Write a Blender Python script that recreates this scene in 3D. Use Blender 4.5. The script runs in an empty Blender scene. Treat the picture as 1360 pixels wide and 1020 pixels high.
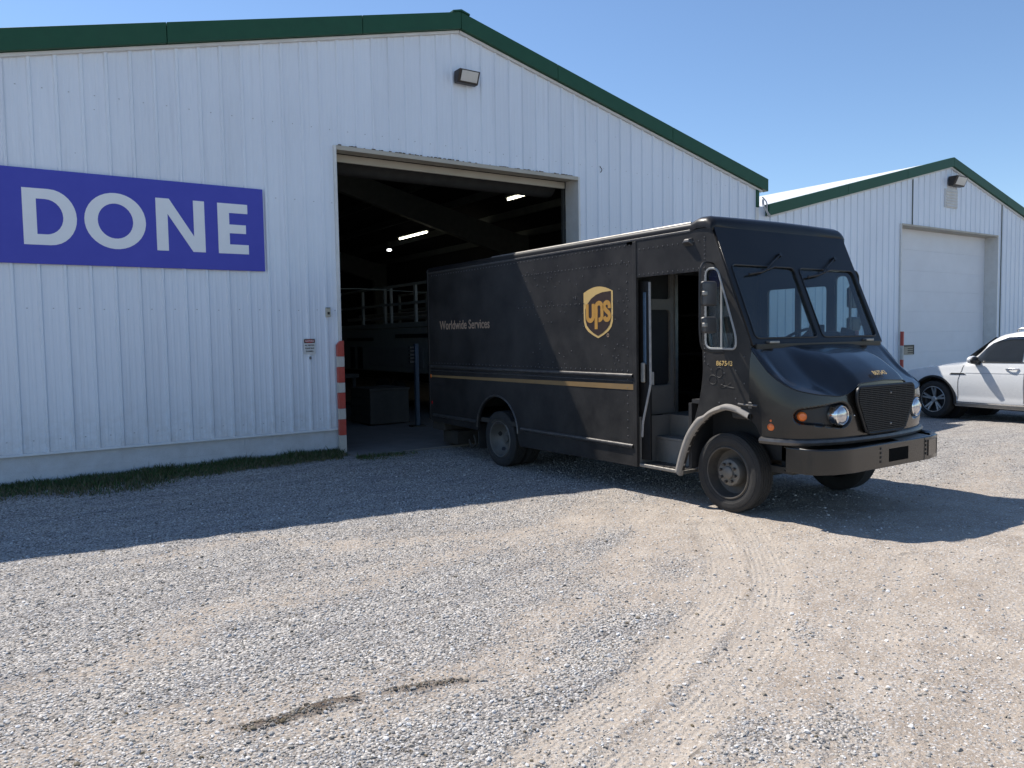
import bpy, bmesh, math, random
import numpy as np
from mathutils import Vector, Matrix
random.seed(7); RNG = np.random.default_rng(7)
scene = bpy.context.scene
col = scene.collection
R = math.radians

# ------------------------------------------------------------------ camera
yaw, pit, rol, FPX = R(34.108), R(3.471), R(-0.9217), 1028.2
CAM = Vector((-4.532, -11.381, 1.82))
fwd = Vector((math.sin(yaw)*math.cos(pit), math.cos(yaw)*math.cos(pit), -math.sin(pit)))
r0 = Vector((math.cos(yaw), -math.sin(yaw), 0)); u0 = r0.cross(fwd)
rgt = r0*math.cos(rol) + u0*math.sin(rol); upv = rgt.cross(fwd)
cd = bpy.data.cameras.new('camera'); cam = bpy.data.objects.new('camera', cd); col.objects.link(cam)
cam.matrix_world = Matrix(((rgt.x, upv.x, -fwd.x, CAM.x), (rgt.y, upv.y, -fwd.y, CAM.y), (rgt.z, upv.z, -fwd.z, CAM.z), (0, 0, 0, 1)))
cd.sensor_width = 36; cd.lens = 36*FPX/1360; cd.clip_end = 3000; cd.clip_start = .05
scene.camera = cam

# ------------------------------------------------------------------ world + sun
SUN = Vector((-0.24, 0.70, 1.0)).normalized()          # towards the sun
elev = math.asin(SUN.z); azim = math.atan2(SUN.x, SUN.y)
world = bpy.data.worlds.new('World'); scene.world = world; world.use_nodes = True
wn = world.node_tree.nodes; wl = world.node_tree.links
sky = wn.new('ShaderNodeTexSky'); sky.sky_type = 'NISHITA'; sky.sun_disc = False
sky.sun_elevation = elev; sky.sun_rotation = azim; sky.altitude = 150
sky.air_density = 1.0; sky.dust_density = 0.08; sky.ozone_density = 5.0
wl.new(sky.outputs[0], wn['Background'].inputs[0]); wn['Background'].inputs[1].default_value = 0.12
sl = bpy.data.lights.new('sun', 'SUN'); sl.energy = 4.9; sl.angle = R(0.53); sl.color = (1, .94, .86)
so = bpy.data.objects.new('sun', sl); col.objects.link(so)
so.rotation_euler = SUN.to_track_quat('Z', 'Y').to_euler(); so.location = (-20, 40, 60)
scene.view_settings.view_transform = 'Standard'; scene.view_settings.look = 'None'
scene.view_settings.exposure = 0.40; scene.view_settings.gamma = 1

# ------------------------------------------------------------------ materials
MATS = {}
def nodes(m): return m.node_tree.nodes, m.node_tree.links
def mat(name, c, rough=.5, metal=0., var=.12, scale=6., bump=0., bscale=40., dust=None, coat=0., stretch=None, spec=.5, emit=0.):
    if name in MATS: return MATS[name]
    m = bpy.data.materials.new(name); m.use_nodes = True; n, l = nodes(m)
    b = n['Principled BSDF']; b.inputs['Roughness'].default_value = rough; b.inputs['Metallic'].default_value = metal
    b.inputs['Coat Weight'].default_value = coat; b.inputs['Coat Roughness'].default_value = .08; b.inputs['Specular IOR Level'].default_value = spec
    tc = n.new('ShaderNodeTexCoord'); src = tc.outputs['Object']
    if stretch:
        mp = n.new('ShaderNodeMapping'); mp.inputs['Scale'].default_value = stretch; l.new(src, mp.inputs[0]); src = mp.outputs[0]
    nz = n.new('ShaderNodeTexNoise'); nz.inputs['Scale'].default_value = scale; nz.inputs['Detail'].default_value = 8; nz.inputs['Roughness'].default_value = .62; l.new(src, nz.inputs[0])
    rp = n.new('ShaderNodeValToRGB'); l.new(nz.outputs[0], rp.inputs[0])
    rp.color_ramp.elements[0].position = .3; rp.color_ramp.elements[1].position = .7
    rp.color_ramp.elements[0].color = tuple(max(0, x*(1-var)) for x in c)+(1,); rp.color_ramp.elements[1].color = tuple(min(1, x*(1+var)) for x in c)+(1,)
    out = rp.outputs[0]
    if dust:
        dc, amt, dsc = dust
        n2 = n.new('ShaderNodeTexNoise'); n2.inputs['Scale'].default_value = dsc; n2.inputs['Detail'].default_value = 9; n2.inputs['Roughness'].default_value = .7; l.new(src, n2.inputs[0])
        mr = n.new('ShaderNodeMapRange'); mr.inputs[1].default_value = .35; mr.inputs[2].default_value = .75; mr.inputs[3].default_value = amt*.25; mr.inputs[4].default_value = amt; l.new(n2.outputs[0], mr.inputs[0])
        mx = n.new('ShaderNodeMix'); mx.data_type = 'RGBA'; mx.inputs[7].default_value = dc+(1,); l.new(mr.outputs[0], mx.inputs[0]); l.new(out, mx.inputs[6]); out = mx.outputs[2]
        ra = n.new('ShaderNodeMapRange'); ra.inputs[3].default_value = rough; ra.inputs[4].default_value = min(1, rough+.5); l.new(mr.outputs[0], ra.inputs[0]); l.new(ra.outputs[0], b.inputs['Roughness'])
    l.new(out, b.inputs['Base Color'])
    if bump:
        nb = n.new('ShaderNodeTexNoise'); nb.inputs['Scale'].default_value = bscale; nb.inputs['Detail'].default_value = 4; l.new(src, nb.inputs[0])
        bp = n.new('ShaderNodeBump'); bp.inputs['Strength'].default_value = bump; bp.inputs['Distance'].default_value = .01; l.new(nb.outputs[0], bp.inputs['Height']); l.new(bp.outputs[0], b.inputs['Normal'])
    if emit:
        b.inputs['Emission Color'].default_value = c+(1,); b.inputs['Emission Strength'].default_value = emit
    MATS[name] = m; return m

def glass(name, tint, refl=.9, rough=.02):
    m = bpy.data.materials.new(name); m.use_nodes = True; n, l = nodes(m)
    n.remove(n['Principled BSDF'])
    tr = n.new('ShaderNodeBsdfTransparent'); tr.inputs[0].default_value = tint+(1,)
    gl = n.new('ShaderNodeBsdfGlossy'); gl.inputs['Roughness'].default_value = rough; gl.inputs[0].default_value = (refl, refl, refl, 1)
    fr = n.new('ShaderNodeFresnel'); fr.inputs[0].default_value = 1.5
    nz = n.new('ShaderNodeTexNoise'); nz.inputs['Scale'].default_value = 3
    df = n.new('ShaderNodeBsdfDiffuse'); df.inputs[0].default_value = (.5, .5, .47, 1)
    mr = n.new('ShaderNodeMapRange'); mr.inputs[3].default_value = .0; mr.inputs[4].default_value = .05; l.new(nz.outputs[0], mr.inputs[0])
    m1 = n.new('ShaderNodeMixShader'); l.new(mr.outputs[0], m1.inputs[0]); l.new(tr.outputs[0], m1.inputs[1]); l.new(df.outputs[0], m1.inputs[2])
    m2 = n.new('ShaderNodeMixShader'); l.new(fr.outputs[0], m2.inputs[0]); l.new(m1.outputs[0], m2.inputs[1]); l.new(gl.outputs[0], m2.inputs[2])
    l.new(m2.outputs[0], n['Material Output'].inputs[0]); MATS[name] = m; return m

def panel_mat():
    """painted ribbed steel: white, per-panel tint, vertical rain streaks, faint grime blotches"""
    m = bpy.data.materials.new('white_painted_steel'); m.use_nodes = True; n, l = nodes(m)
    b = n['Principled BSDF']; b.inputs['Roughness'].default_value = .42
    tc = n.new('ShaderNodeTexCoord'); gm = n.new('ShaderNodeNewGeometry')
    mp = n.new('ShaderNodeMapping'); mp.inputs['Scale'].default_value = (5, 5, .25); l.new(gm.outputs['Position'], mp.inputs[0])
    st = n.new('ShaderNodeTexNoise'); st.inputs['Scale'].default_value = 2.2; st.inputs['Detail'].default_value = 7; st.inputs['Roughness'].default_value = .65; l.new(mp.outputs[0], st.inputs[0])
    r1 = n.new('ShaderNodeValToRGB'); r1.color_ramp.elements[0].position = .22; r1.color_ramp.elements[1].position = .46
    r1.color_ramp.elements[0].color = (.70, .735, .79, 1); r1.color_ramp.elements[1].color = (.80, .845, .905, 1); l.new(st.outputs[0], r1.inputs[0])
    bl = n.new('ShaderNodeTexNoise'); bl.inputs['Scale'].default_value = .55; bl.inputs['Detail'].default_value = 6; l.new(gm.outputs['Position'], bl.inputs[0])
    r2 = n.new('ShaderNodeValToRGB'); r2.color_ramp.elements[0].position = .3; r2.color_ramp.elements[1].position = .7
    r2.color_ramp.elements[0].color = (.93, .93, .935, 1); r2.color_ramp.elements[1].color = (1, 1, 1, 1); l.new(bl.outputs[0], r2.inputs[0])
    oi = n.new('ShaderNodeObjectInfo'); mr = n.new('ShaderNodeMapRange'); mr.inputs[3].default_value = .965; mr.inputs[4].default_value = 1.02; l.new(oi.outputs['Random'], mr.inputs[0])
    x1 = n.new('ShaderNodeMix'); x1.data_type = 'RGBA'; x1.blend_type = 'MULTIPLY'; x1.inputs[0].default_value = 1; l.new(r1.outputs[0], x1.inputs[6]); l.new(r2.outputs[0], x1.inputs[7])
    vm = n.new('ShaderNodeVectorMath'); vm.operation = 'SCALE'; l.new(x1.outputs[2], vm.inputs[0]); l.new(mr.outputs[0], vm.inputs['Scale'])
    sp = n.new('ShaderNodeTexVoronoi'); sp.inputs['Scale'].default_value = 2.6; l.new(gm.outputs['Position'], sp.inputs[0])
    sr = n.new('ShaderNodeMapRange'); sr.inputs[1].default_value = .012; sr.inputs[2].default_value = .02; sr.inputs[3].default_value = .35; sr.inputs[4].default_value = 1; l.new(sp.outputs['Distance'], sr.inputs[0])
    v2 = n.new('ShaderNodeVectorMath'); v2.operation = 'SCALE'; l.new(vm.outputs[0], v2.inputs[0]); l.new(sr.outputs[0], v2.inputs['Scale'])
    sx = n.new('ShaderNodeSeparateXYZ'); l.new(gm.outputs['Position'], sx.inputs[0])
    zr = n.new('ShaderNodeMapRange'); zr.inputs[1].default_value = 1.15; zr.inputs[2].default_value = .42; zr.inputs[3].default_value = 0; zr.inputs[4].default_value = .95; l.new(sx.outputs[2], zr.inputs[0])
    sn = n.new('ShaderNodeTexNoise'); sn.inputs['Scale'].default_value = 7; sn.inputs['Detail'].default_value = 9; sn.inputs['Roughness'].default_value = .75; l.new(gm.outputs['Position'], sn.inputs[0])
    sr2 = n.new('ShaderNodeMapRange'); sr2.inputs[1].default_value = .42; sr2.inputs[2].default_value = .68; l.new(sn.outputs[0], sr2.inputs[0])
    sm2 = n.new('ShaderNodeMath'); sm2.operation = 'MULTIPLY'; l.new(zr.outputs[0], sm2.inputs[0]); l.new(sr2.outputs[0], sm2.inputs[1])
    sm3 = n.new('ShaderNodeMath'); sm3.operation = 'MULTIPLY'; sm3.inputs[1].default_value = .4; l.new(sm2.outputs[0], sm3.inputs[0])
    mxs = n.new('ShaderNodeMix'); mxs.data_type = 'RGBA'; mxs.inputs[7].default_value = (.42, .38, .32, 1); l.new(sm3.outputs[0], mxs.inputs[0]); l.new(v2.outputs[0], mxs.inputs[6])
    l.new(mxs.outputs[2], b.inputs['Base Color'])
    wv = n.new('ShaderNodeTexNoise'); wv.inputs['Scale'].default_value = 1.7; l.new(gm.outputs['Position'], wv.inputs[0])
    bp = n.new('ShaderNodeBump'); bp.inputs['Strength'].default_value = .25; bp.inputs['Distance'].default_value = .03; l.new(wv.outputs[0], bp.inputs['Height']); l.new(bp.outputs[0], b.inputs['Normal'])
    MATS['panel'] = m; return m
M_PANEL = panel_mat()
M_GREEN = mat('green_trim_paint', (.012, .075, .036), .45, var=.08, dust=((.08, .14, .10), .12, 1.3), spec=.3)
M_WTRIM = mat('white_trim', (.76, .75, .72), .5, var=.05, dust=((.45, .42, .36), .35, 4))
M_BEIGE = mat('beige_header', (.52, .48, .40), .55, var=.06, dust=((.3, .26, .2), .5, 3))
M_BLOCK = mat('painted_block', (.68, .71, .76), .85, var=.06, scale=9, bump=.5, bscale=60, dust=((.35, .31, .25), .35, 2.5))
M_CONC = mat('concrete', (.17, .16, .15), .9, var=.16, scale=3, bump=.3, bscale=50)
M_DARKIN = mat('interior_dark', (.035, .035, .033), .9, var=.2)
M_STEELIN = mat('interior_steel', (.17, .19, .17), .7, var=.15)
M_ROOF = mat('white_roof_metal', (.74, .74, .73), .4, var=.04)
M_DOOR2 = mat('white_door', (.74, .76, .79), .5, var=.03, scale=1.5, dust=((.58, .55, .52), .2, 1.2))

# ------------------------------------------------------------------ mesh helpers
ORG = {}
class MB:
    def __init__(s): s.v = []; s.f = []; s.mi = []
    def add(s, vs, fs, mi=0):
        o = len(s.v); s.v += [tuple(v) for v in vs]; s.f += [tuple(i+o for i in f) for f in fs]; s.mi += [mi]*len(fs); return s
    def box(s, x0, x1, y0, y1, z0, z1, mi=0):
        v = [(x, y, z) for x in (x0, x1) for y in (y0, y1) for z in (z0, z1)]
        return s.add(v, [(0, 1, 3, 2), (4, 6, 7, 5), (0, 4, 5, 1), (2, 3, 7, 6), (0, 2, 6, 4), (1, 5, 7, 3)], mi)
    def hexa(s, lo, hi, mi=0):   # two quads, 4 pts each
        return s.add(list(lo)+list(hi), [(3, 2, 1, 0), (4, 5, 6, 7), (0, 1, 5, 4), (1, 2, 6, 5), (2, 3, 7, 6), (3, 0, 4, 7)], mi)
    def prism(s, poly, axis, a, b, mi=0):   # poly in the other two axes (order x,y,z without axis)
        n = len(poly)
        def P(p, t):
            q = list(p); q.insert(axis, t); return tuple(q)
        v = [P(p, a) for p in poly]+[P(p, b) for p in poly]
        return s.add(v, [tuple(range(n))[::-1], tuple(range(n, 2*n))]+[(i, (i+1) % n, n+(i+1) % n, n+i) for i in range(n)], mi)
    def tube(s, pts, r, n=8, cap=True, mi=0, sq=None):
        pts = [Vector(p) for p in pts]; rings = []
        rr = r if isinstance(r, (list, tuple)) else [r]*len(pts)
        up = None
        for i, p in enumerate(pts):
            t = (pts[min(i+1, len(pts)-1)]-pts[max(i-1, 0)]).normalized()
            if up is None:
                up = Vector((0, 0, 1)) if abs(t.z) < .9 else Vector((1, 0, 0))
            a = t.cross(up)
            if a.length < 1e-4: a = t.orthogonal()
            a.normalize(); b = a.cross(t).normalized(); up = b
            k = sq or (1, 1)
            rings.append([p+a*(rr[i]*k[0]*math.cos(2*math.pi*j/n))+b*(rr[i]*k[1]*math.sin(2*math.pi*j/n)) for j in range(n)])
        v = [q for g in rings for q in g]; f = []
        for i in range(len(pts)-1):
            for j in range(n): f.append((i*n+j, i*n+(j+1) % n, (i+1)*n+(j+1) % n, (i+1)*n+j))
        if cap: f.append(tuple(range(n))[::-1]); f.append(tuple((len(pts)-1)*n+j for j in range(n)))
        return s.add(v, f, mi)
    def cyl(s, a, b, r, n=16, mi=0): return s.tube([a, b], r, n, True, mi)
    def lathe(s, prof, c, axis, n=32, mi=0, closed=False):   # prof: (radius, offset along axis vec)
        ax = Vector(axis).normalized(); a = ax.orthogonal().normalized(); b = ax.cross(a); c = Vector(c); v = []
        for rad, o in prof:
            for j in range(n):
                t = 2*math.pi*j/n; v.append(c+ax*o+a*(rad*math.cos(t))+b*(rad*math.sin(t)))
        f = []; m = len(prof)
        for i in range(m-1 if not closed else m):
            k = (i+1) % m
            for j in range(n): f.append((i*n+j, i*n+(j+1) % n, k*n+(j+1) % n, k*n+j))
        return s.add(v, f, mi)
    def grid(s, P, mi=0):       # P[i][j]
        a, b = len(P), len(P[0])
        return s.add([p for row in P for p in row], [(i*b+j, i*b+j+1, (i+1)*b+j+1, (i+1)*b+j) for i in range(a-1) for j in range(b-1)], mi)
    def sphere(s, c, r, n=12, m=8, sc=(1, 1, 1), mi=0):
        v = []; f = []
        for i in range(m+1):
            t = math.pi*i/m
            for j in range(n):
                p = 2*math.pi*j/n; v.append((c[0]+r*sc[0]*math.sin(t)*math.cos(p), c[1]+r*sc[1]*math.sin(t)*math.sin(p), c[2]+r*sc[2]*math.cos(t)))
        for i in range(m):
            for j in range(n): f.append((i*n+j, i*n+(j+1) % n, (i+1)*n+(j+1) % n, (i+1)*n+j))
        return s.add(v, f, mi)
    def build(s, name, mats, parent=None, at=None, smooth=False, bevel=0, seg=2, ang=35):
        o = at if at is not None else (ORG[parent.name] if parent else Vector((0, 0, 0)))
        o = Vector(o)
        me = bpy.data.meshes.new(name); me.from_pydata([Vector(v)-o for v in s.v], [], s.f)
        for m in (mats if isinstance(mats, (list, tuple)) else [mats]): me.materials.append(m)
        if any(s.mi): me.polygons.foreach_set('material_index', s.mi)
        return finish(me, name, parent, o if at is not None else None, smooth, bevel, seg, ang)
def finish(me, name, parent, at, smooth, bevel, seg=2, ang=35):
    bm = bmesh.new(); bm.from_mesh(me)
    bmesh.ops.recalc_face_normals(bm, faces=bm.faces)
    if smooth:
        for f in bm.faces: f.smooth = True
        for e in bm.edges:
            if len(e.link_faces) == 2 and e.calc_face_angle(0) > R(ang): e.smooth = False
    bm.to_mesh(me); bm.free()
    ob = bpy.data.objects.new(name, me); col.objects.link(ob)
    if at is not None: ob.location = at; ORG[ob.name] = Vector(at)
    elif parent: ORG[ob.name] = ORG[parent.name]
    else: ORG[ob.name] = Vector((0, 0, 0))
    if parent: ob.parent = parent
    if bevel:
        md = ob.modifiers.new('bevel', 'BEVEL'); md.width = bevel; md.segments = seg; md.limit_method = 'ANGLE'; md.angle_limit = R(40); md.harden_normals = False
        for p in me.polygons: p.use_smooth = True
        md2 = ob.modifiers.new('wn', 'WEIGHTED_NORMAL'); md2.keep_sharp = True
    return ob
def thing(name, label, cat, loc, group=None):
    o = bpy.data.objects.new(name, None); col.objects.link(o); o.location = loc; o.empty_display_size = .2
    ORG[o.name] = Vector(loc); return tag(o, label, cat, group)
def tag(o, label=None, cat=None, group=None, kind=None):
    if label: o['label'] = label
    if cat: o['category'] = cat
    if group: o['group'] = group
    if kind: o['kind'] = kind
    return o
def inst(src, name, loc_delta, parent):
    c = bpy.data.objects.new(name, src.data); col.objects.link(c); c.parent = parent; c.location = loc_delta
    for m in src.modifiers:
        k = c.modifiers.new(m.name, m.type)
        if m.type == 'BEVEL': k.width = m.width; k.segments = m.segments; k.limit_method = 'ANGLE'; k.angle_limit = m.angle_limit
    ORG[c.name] = ORG[parent.name]; return c
def plate(name, outer, holes, th, O, U, V, m, parent=None, at=None, bevel=0., smooth=False):
    """flat sheet: outline (u,v) with holes, thickness th centred on the plane O + uU + vV"""
    cu = bpy.data.curves.new(name, 'CURVE'); cu.dimensions = '2D'; cu.fill_mode = 'BOTH'; cu.extrude = th/2-bevel; cu.bevel_depth = bevel; cu.bevel_resolution = 1; cu.offset = -bevel
    for poly in [outer]+list(holes):
        sp = cu.splines.new('POLY'); sp.points.add(len(poly)-1); sp.use_cyclic_u = True
        for p, q in zip(sp.points, poly): p.co = (q[0], q[1], 0, 1)
    return from_curve(cu, name, O, U, V, m, parent, at, smooth)
def from_curve(cu, name, O, U, V, m, parent, at, smooth=False):
    t = bpy.data.objects.new('tmp', cu); me = bpy.data.meshes.new_from_object(t); bpy.data.objects.remove(t)
    U = Vector(U); V = Vector(V); W = U.cross(V).normalized(); O = Vector(O)
    o = Vector(at) if at is not None else (ORG[parent.name] if parent else Vector((0, 0, 0)))
    for v in me.vertices: v.co = O+U*v.co.x+V*v.co.y+W*v.co.z-o
    me.materials.clear(); me.materials.append(m); me.name = name
    return finish(me, name, parent, at, smooth, 0)
def text(name, body, size, th, O, U, V, m, parent, sx=1., off=0., align='LEFT'):
    cu = bpy.data.curves.new(name, 'FONT'); cu.body = body; cu.size = size; cu.extrude = th/2; cu.offset = off; cu.align_x = align; cu.space_character = 1.02; cu.resolution_u = 4
    return from_curve(cu, name, O, Vector(U)*sx, V, m, parent, None)
def stroke2d(pts, w, closed=False):
    """outline polygon of a thick polyline"""
    L = []; Rr = []; n = len(pts)
    for i in range(n):
        a = Vector(pts[max(i-1, 0)]); b = Vector(pts[min(i+1, n-1)]); d = (b-a).normalized(); nn = Vector((-d.y, d.x)); p = Vector(pts[i])
        L.append(tuple(p+nn*w/2)); Rr.append(tuple(p-nn*w/2))
    return L+Rr[::-1]
def arc(cx, cy, rx, ry, a0, a1, n):
    return [(cx+rx*math.cos(R(a0+(a1-a0)*i/n)), cy+ry*math.sin(R(a0+(a1-a0)*i/n))) for i in range(n+1)]
def rrect(x0, x1, y0, y1, r, n=5):
    return arc(x1-r, y1-r, r, r, 0, 90, n)+arc(x0+r, y1-r, r, r, 90, 180, n)+arc(x0+r, y0+r, r, r, 180, 270, n)+arc(x1-r, y0+r, r, r, 270, 360, n)
def round_poly(pts, r, n=4):
    out = []
    for i in range(len(pts)):
        p = Vector(pts[i]); a = Vector(pts[i-1])-p; b = Vector(pts[(i+1) % len(pts)])-p
        k = min(r, a.length*.45, b.length*.45); A = p+a.normalized()*k; B = p+b.normalized()*k
        for j in range(n+1):
            t = j/n; out.append(tuple(A*(1-t)**2+p*2*t*(1-t)+B*t*t))
    return out
X_, Y_, Z_ = Vector((1, 0, 0)), Vector((0, 1, 0)), Vector((0, 0, 1))
def sst(a, b, x): 
    t = np.clip((x-a)/(b-a), 0, 1); return t*t*(3-2*t)

# ------------------------------------------------------------------ ground
def vnoise(x, y, seed=0):
    def h(i, j):
        n = (i.astype(np.int64)*374761393 + j.astype(np.int64)*668265263 + seed*974634777) & 0x7fffffff
        n = ((n ^ (n >> 13))*1274126177) & 0x7fffffff
        return ((n ^ (n >> 16)) & 0xffff)/65535.
    i = np.floor(x); j = np.floor(y); fx = x-i; fy = y-j; fx = fx*fx*(3-2*fx); fy = fy*fy*(3-2*fy)
    return (h(i, j)*(1-fx)+h(i+1, j)*fx)*(1-fy)+(h(i, j+1)*(1-fx)+h(i+1, j+1)*fx)*fy
def fbm(x, y, o=4, seed=0):
    s = 0; a = .5; t = 0
    for k in range(o): s = s+a*vnoise(x*2**k, y*2**k, seed+k); t += a; a *= .5
    return s/t
def polydist(x, y, P):
    """distance to polyline, running length, signed side"""
    bd = np.full(x.shape, 1e9); bu = np.zeros(x.shape); bs = np.zeros(x.shape); run = 0
    for (x0, y0), (x1, y1) in zip(P, P[1:]):
        dx, dy = x1-x0, y1-y0; L = math.hypot(dx, dy); t = np.clip(((x-x0)*dx+(y-y0)*dy)/L**2, 0, 1)
        ex = x-x0-t*dx; ey = y-y0-t*dy; d = np.hypot(ex, ey); k = d < bd
        bd = np.where(k, d, bd); bu = np.where(k, run+t*L, bu); bs = np.where(k, np.sign(dx*ey-dy*ex), bs); run += L
    return bd, bu, bs
def spline(P, n=8):
    out = []
    for i in range(len(P)-1):
        p0 = P[max(i-1, 0)]; p1 = P[i]; p2 = P[i+1]; p3 = P[min(i+2, len(P)-1)]
        for k in range(n):
            t = k/n
            out.append(tuple(.5*((2*b)+(-a+c)*t+(2*a-5*b+4*c-d)*t*t+(-a+3*b-3*c+d)*t**3) for a, b, c, d in zip(p0, p1, p2, p3)))
    return out+[tuple(P[-1])]
TRK = {'A': [(1.31, -6.59), (.62, -7.37), (-.1, -8.02), (-.95, -8.55), (-1.81, -8.93), (-2.42, -9.09), (-2.92, -9.24), (-4.2, -9.6)],
       'B': [(.84, -6.6), (.13, -7.4), (-.5, -7.91), (-1.09, -8.23), (-1.8, -8.54), (-2.4, -8.73), (-3.04, -8.93), (-4.2, -9.2)],
       'C': [(-2.6, -10.1), (-1.82, -9.69), (-1.15, -9.32), (-.52, -9.01), (.24, -8.65), (1.4, -8.2)],
       'D': [(.1, -9.9), (.64, -9.29), (1.18, -8.78), (1.4, -8.11), (1.24, -7.56)],
       'E': [(-.9, -10.2), (-.27, -9.66), (.12, -9.05), (.56, -8.31), (.7, -7.58)]}
SWATH = [([(-5.4, -7.3), (-4.57, -7.51), (-4., -7.65), (-3.34, -7.73), (-2.54, -7.83), (-1.94, -7.82), (-1.24, -7.55), (-.27, -6.97), (.79, -6.56)], .17),
         ([(-4.6, -7.0), (-4.23, -6.82), (-3.7, -6.52), (-3.41, -6.19), (-2.72, -6.25), (-1.89, -6.23), (-.7, -5.91), (.28, -5.79)], .13),
         ([(-3.61, -4.55), (-2.67, -4.39), (-1.83, -5.26), (-.67, -5.77)], .10),
         ([(-3.6, -8.25), (-3.38, -8.14), (-2.86, -8.08), (-2.19, -8.03)], .15)]
DPOLY = [(.39, -4.93), (3.33, -6.5), (9, -6.8), (9, -12), (-1.58, -12), (-3.14, -9.09), (-2.4, -8.68), (-1.59, -8.21), (-.81, -7.05), (-.46, -6.25)]
GPATCH = [(-.44, -7.22, .42, .22), (-1.35, -8.76, .46, .2), (-1.36, -8.03, .3, .17), (-2.12, -8.51, .42, .2), (-.03, -8.17, .2, .14), (-1.71, -9.22, .3, .16), (-3.04, -8.42, .45, .18), (-1.41, -9.4, .2, .12), (-2.7, -8.85, .4, .15), (-.56, -8.7, .16, .12), (3.0, -9.2, 1.2, .35), (5.5, -7.5, 1.6, .5), (-.2, -6.4, .4, .16)]
def inpoly(x, y, P):
    c = np.zeros(x.shape, bool)
    for (x0, y0), (x1, y1) in zip(P, P[1:]+P[:1]):
        c ^= ((y0 > y) != (y1 > y)) & (x < (x1-x0)*(y-y0)/((y1-y0) or 1e-9)+x0)
    return c
def ground_fields(x, y):
    wx = x+.9*(fbm(x*1.1, y*1.6, 4, 11)-.5); wy = y+.55*(fbm(x*1.1, y*1.6, 4, 23)-.5)
    n1 = fbm((x*.8+y*.6)*.9, (y*.8-x*.6)*2.4, 5, 3); n2 = fbm(x*4., y*7, 4, 5)
    d, _, _ = polydist(wx, wy, DPOLY+DPOLY[:1]); ins = inpoly(wx, wy, DPOLY)
    dirt = np.where(ins, .52+.46*sst(0, .8, d), .5-.28*sst(0, 1.2, d))
    dirt = dirt+.62*(n1-.5)
    for P, w in SWATH:
        d, _, _ = polydist(wx, wy, P); dirt = dirt+.34*(1-sst(w*.3, w*2.4, d))*(.5+1.1*n2)*(1-.5*dirt)
    for cx, cy, a, b in GPATCH:
        ca, sa = math.cos(.42), math.sin(.42); u = (wx-cx)*ca+(wy-cy)*sa; v = -(wx-cx)*sa+(wy-cy)*ca
        dirt = dirt*(1-.55*(1-sst(.2, 1.8, np.hypot(u/a, v/b)))*np.clip(.3+1.4*n2, 0, 1))
    # far yard: mixed
    dirt = dirt+.25*sst(5, 12, x)*(n1)
    dirt = dirt*(1-.75*sst(-4.6, -3.4, y))
    tm = np.zeros(x.shape); tu = np.zeros(x.shape); tv = np.zeros(x.shape)
    for k, P in TRK.items():
        d, u, s = polydist(x, y, spline(P, 6)); w = .15 if k in 'AB' else .13
        st = (1. if k in 'AB' else .5)*(1-sst(w*.8, w*1.15, d))*np.clip(.45+1.1*fbm(x*1.7, y*1.7, 3, 41), 0, 1)
        b = st > tm; tu = np.where(b, u, tu); tv = np.where(b, d*s, tv); tm = np.maximum(tm, st)
    dirt = np.maximum(dirt, dirt*.35+tm*.58)
    d, _, _ = polydist(wx*.5+x*.5, wy*.5+y*.5, [(-3.66, -7.85), (-3.46, -7.87), (-3.21, -7.89), (-2.9, -7.92), (-2.6, -8.01)])
    soil = (1-sst(.01, .06, d))*sst(.40, .56, fbm(x*16, y*16, 3, 77))
    soil = np.maximum(soil, .75*sst(-.75, -.3, y)*(1-sst(-.3, .6, x))*sst(.3, .6, fbm(x*3, y*5, 3, 19)+.25*sst(-.5, -.2, y)))
    return np.clip(dirt, 0, 1), soil, tm, tu, tv
def gz(x, y):
    x = np.asarray(x, float); y = np.asarray(y, float)
    b = .065*sst(-2.4, -5.6, y)+.06*sst(-2.0, -.3, y)
    return b-.30*sst(.4, 1.0, y)-.07*sst(7., 10.5, x)*sst(-9, -6, y)
def axis_pts(lo, hi, step, far_lo, far_hi):
    a = list(np.arange(lo, hi+1e-6, step)); d = step; t = hi
    while t < far_hi: d *= 1.22; t += d; a.append(min(t, far_hi))
    d = step; t = lo
    while t > far_lo: d *= 1.22; t -= d; a.insert(0, max(t, far_lo))
    return np.array(a)
gx = axis_pts(-5.2, 6.2, .042, -900, 900); gy = axis_pts(-10.6, -.2, .042, -900, 900)
XX, YY = np.meshgrid(gx, gy, indexing='ij')
dirt, soil, tm, tu, tv = ground_fields(XX, YY)
near = 1-sst(12, 30, np.hypot(XX+1, YY+6))
ZZ = gz(XX, YY)
ZZ = ZZ+near*(.022*(fbm(XX*1.1, YY*1.6, 3, 51)-.5)+.016*(fbm(XX*6, YY*8, 3, 61)-.5)+.010*(fbm(XX*11, YY*11, 2, 71)-.5)*(1-dirt))
ZZ = ZZ-.014*tm+.012*np.clip(fbm(XX*5, YY*5, 3, 33)*1.6-.5, 0, 1)*sst(.02, .2, tm)*(1-sst(.2, .5, tm))+.020*soil*(YY < -2)*(.2+1.4*fbm(XX*18, YY*18, 2, 81))
nx, ny = XX.shape
verts = np.stack([XX, YY, ZZ], -1).reshape(-1, 3)
ii, jj = np.meshgrid(np.arange(nx-1), np.arange(ny-1), indexing='ij')
quads = np.stack([ii*ny+jj, (ii+1)*ny+jj, (ii+1)*ny+jj+1, ii*ny+jj+1], -1).reshape(-1, 4)
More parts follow.
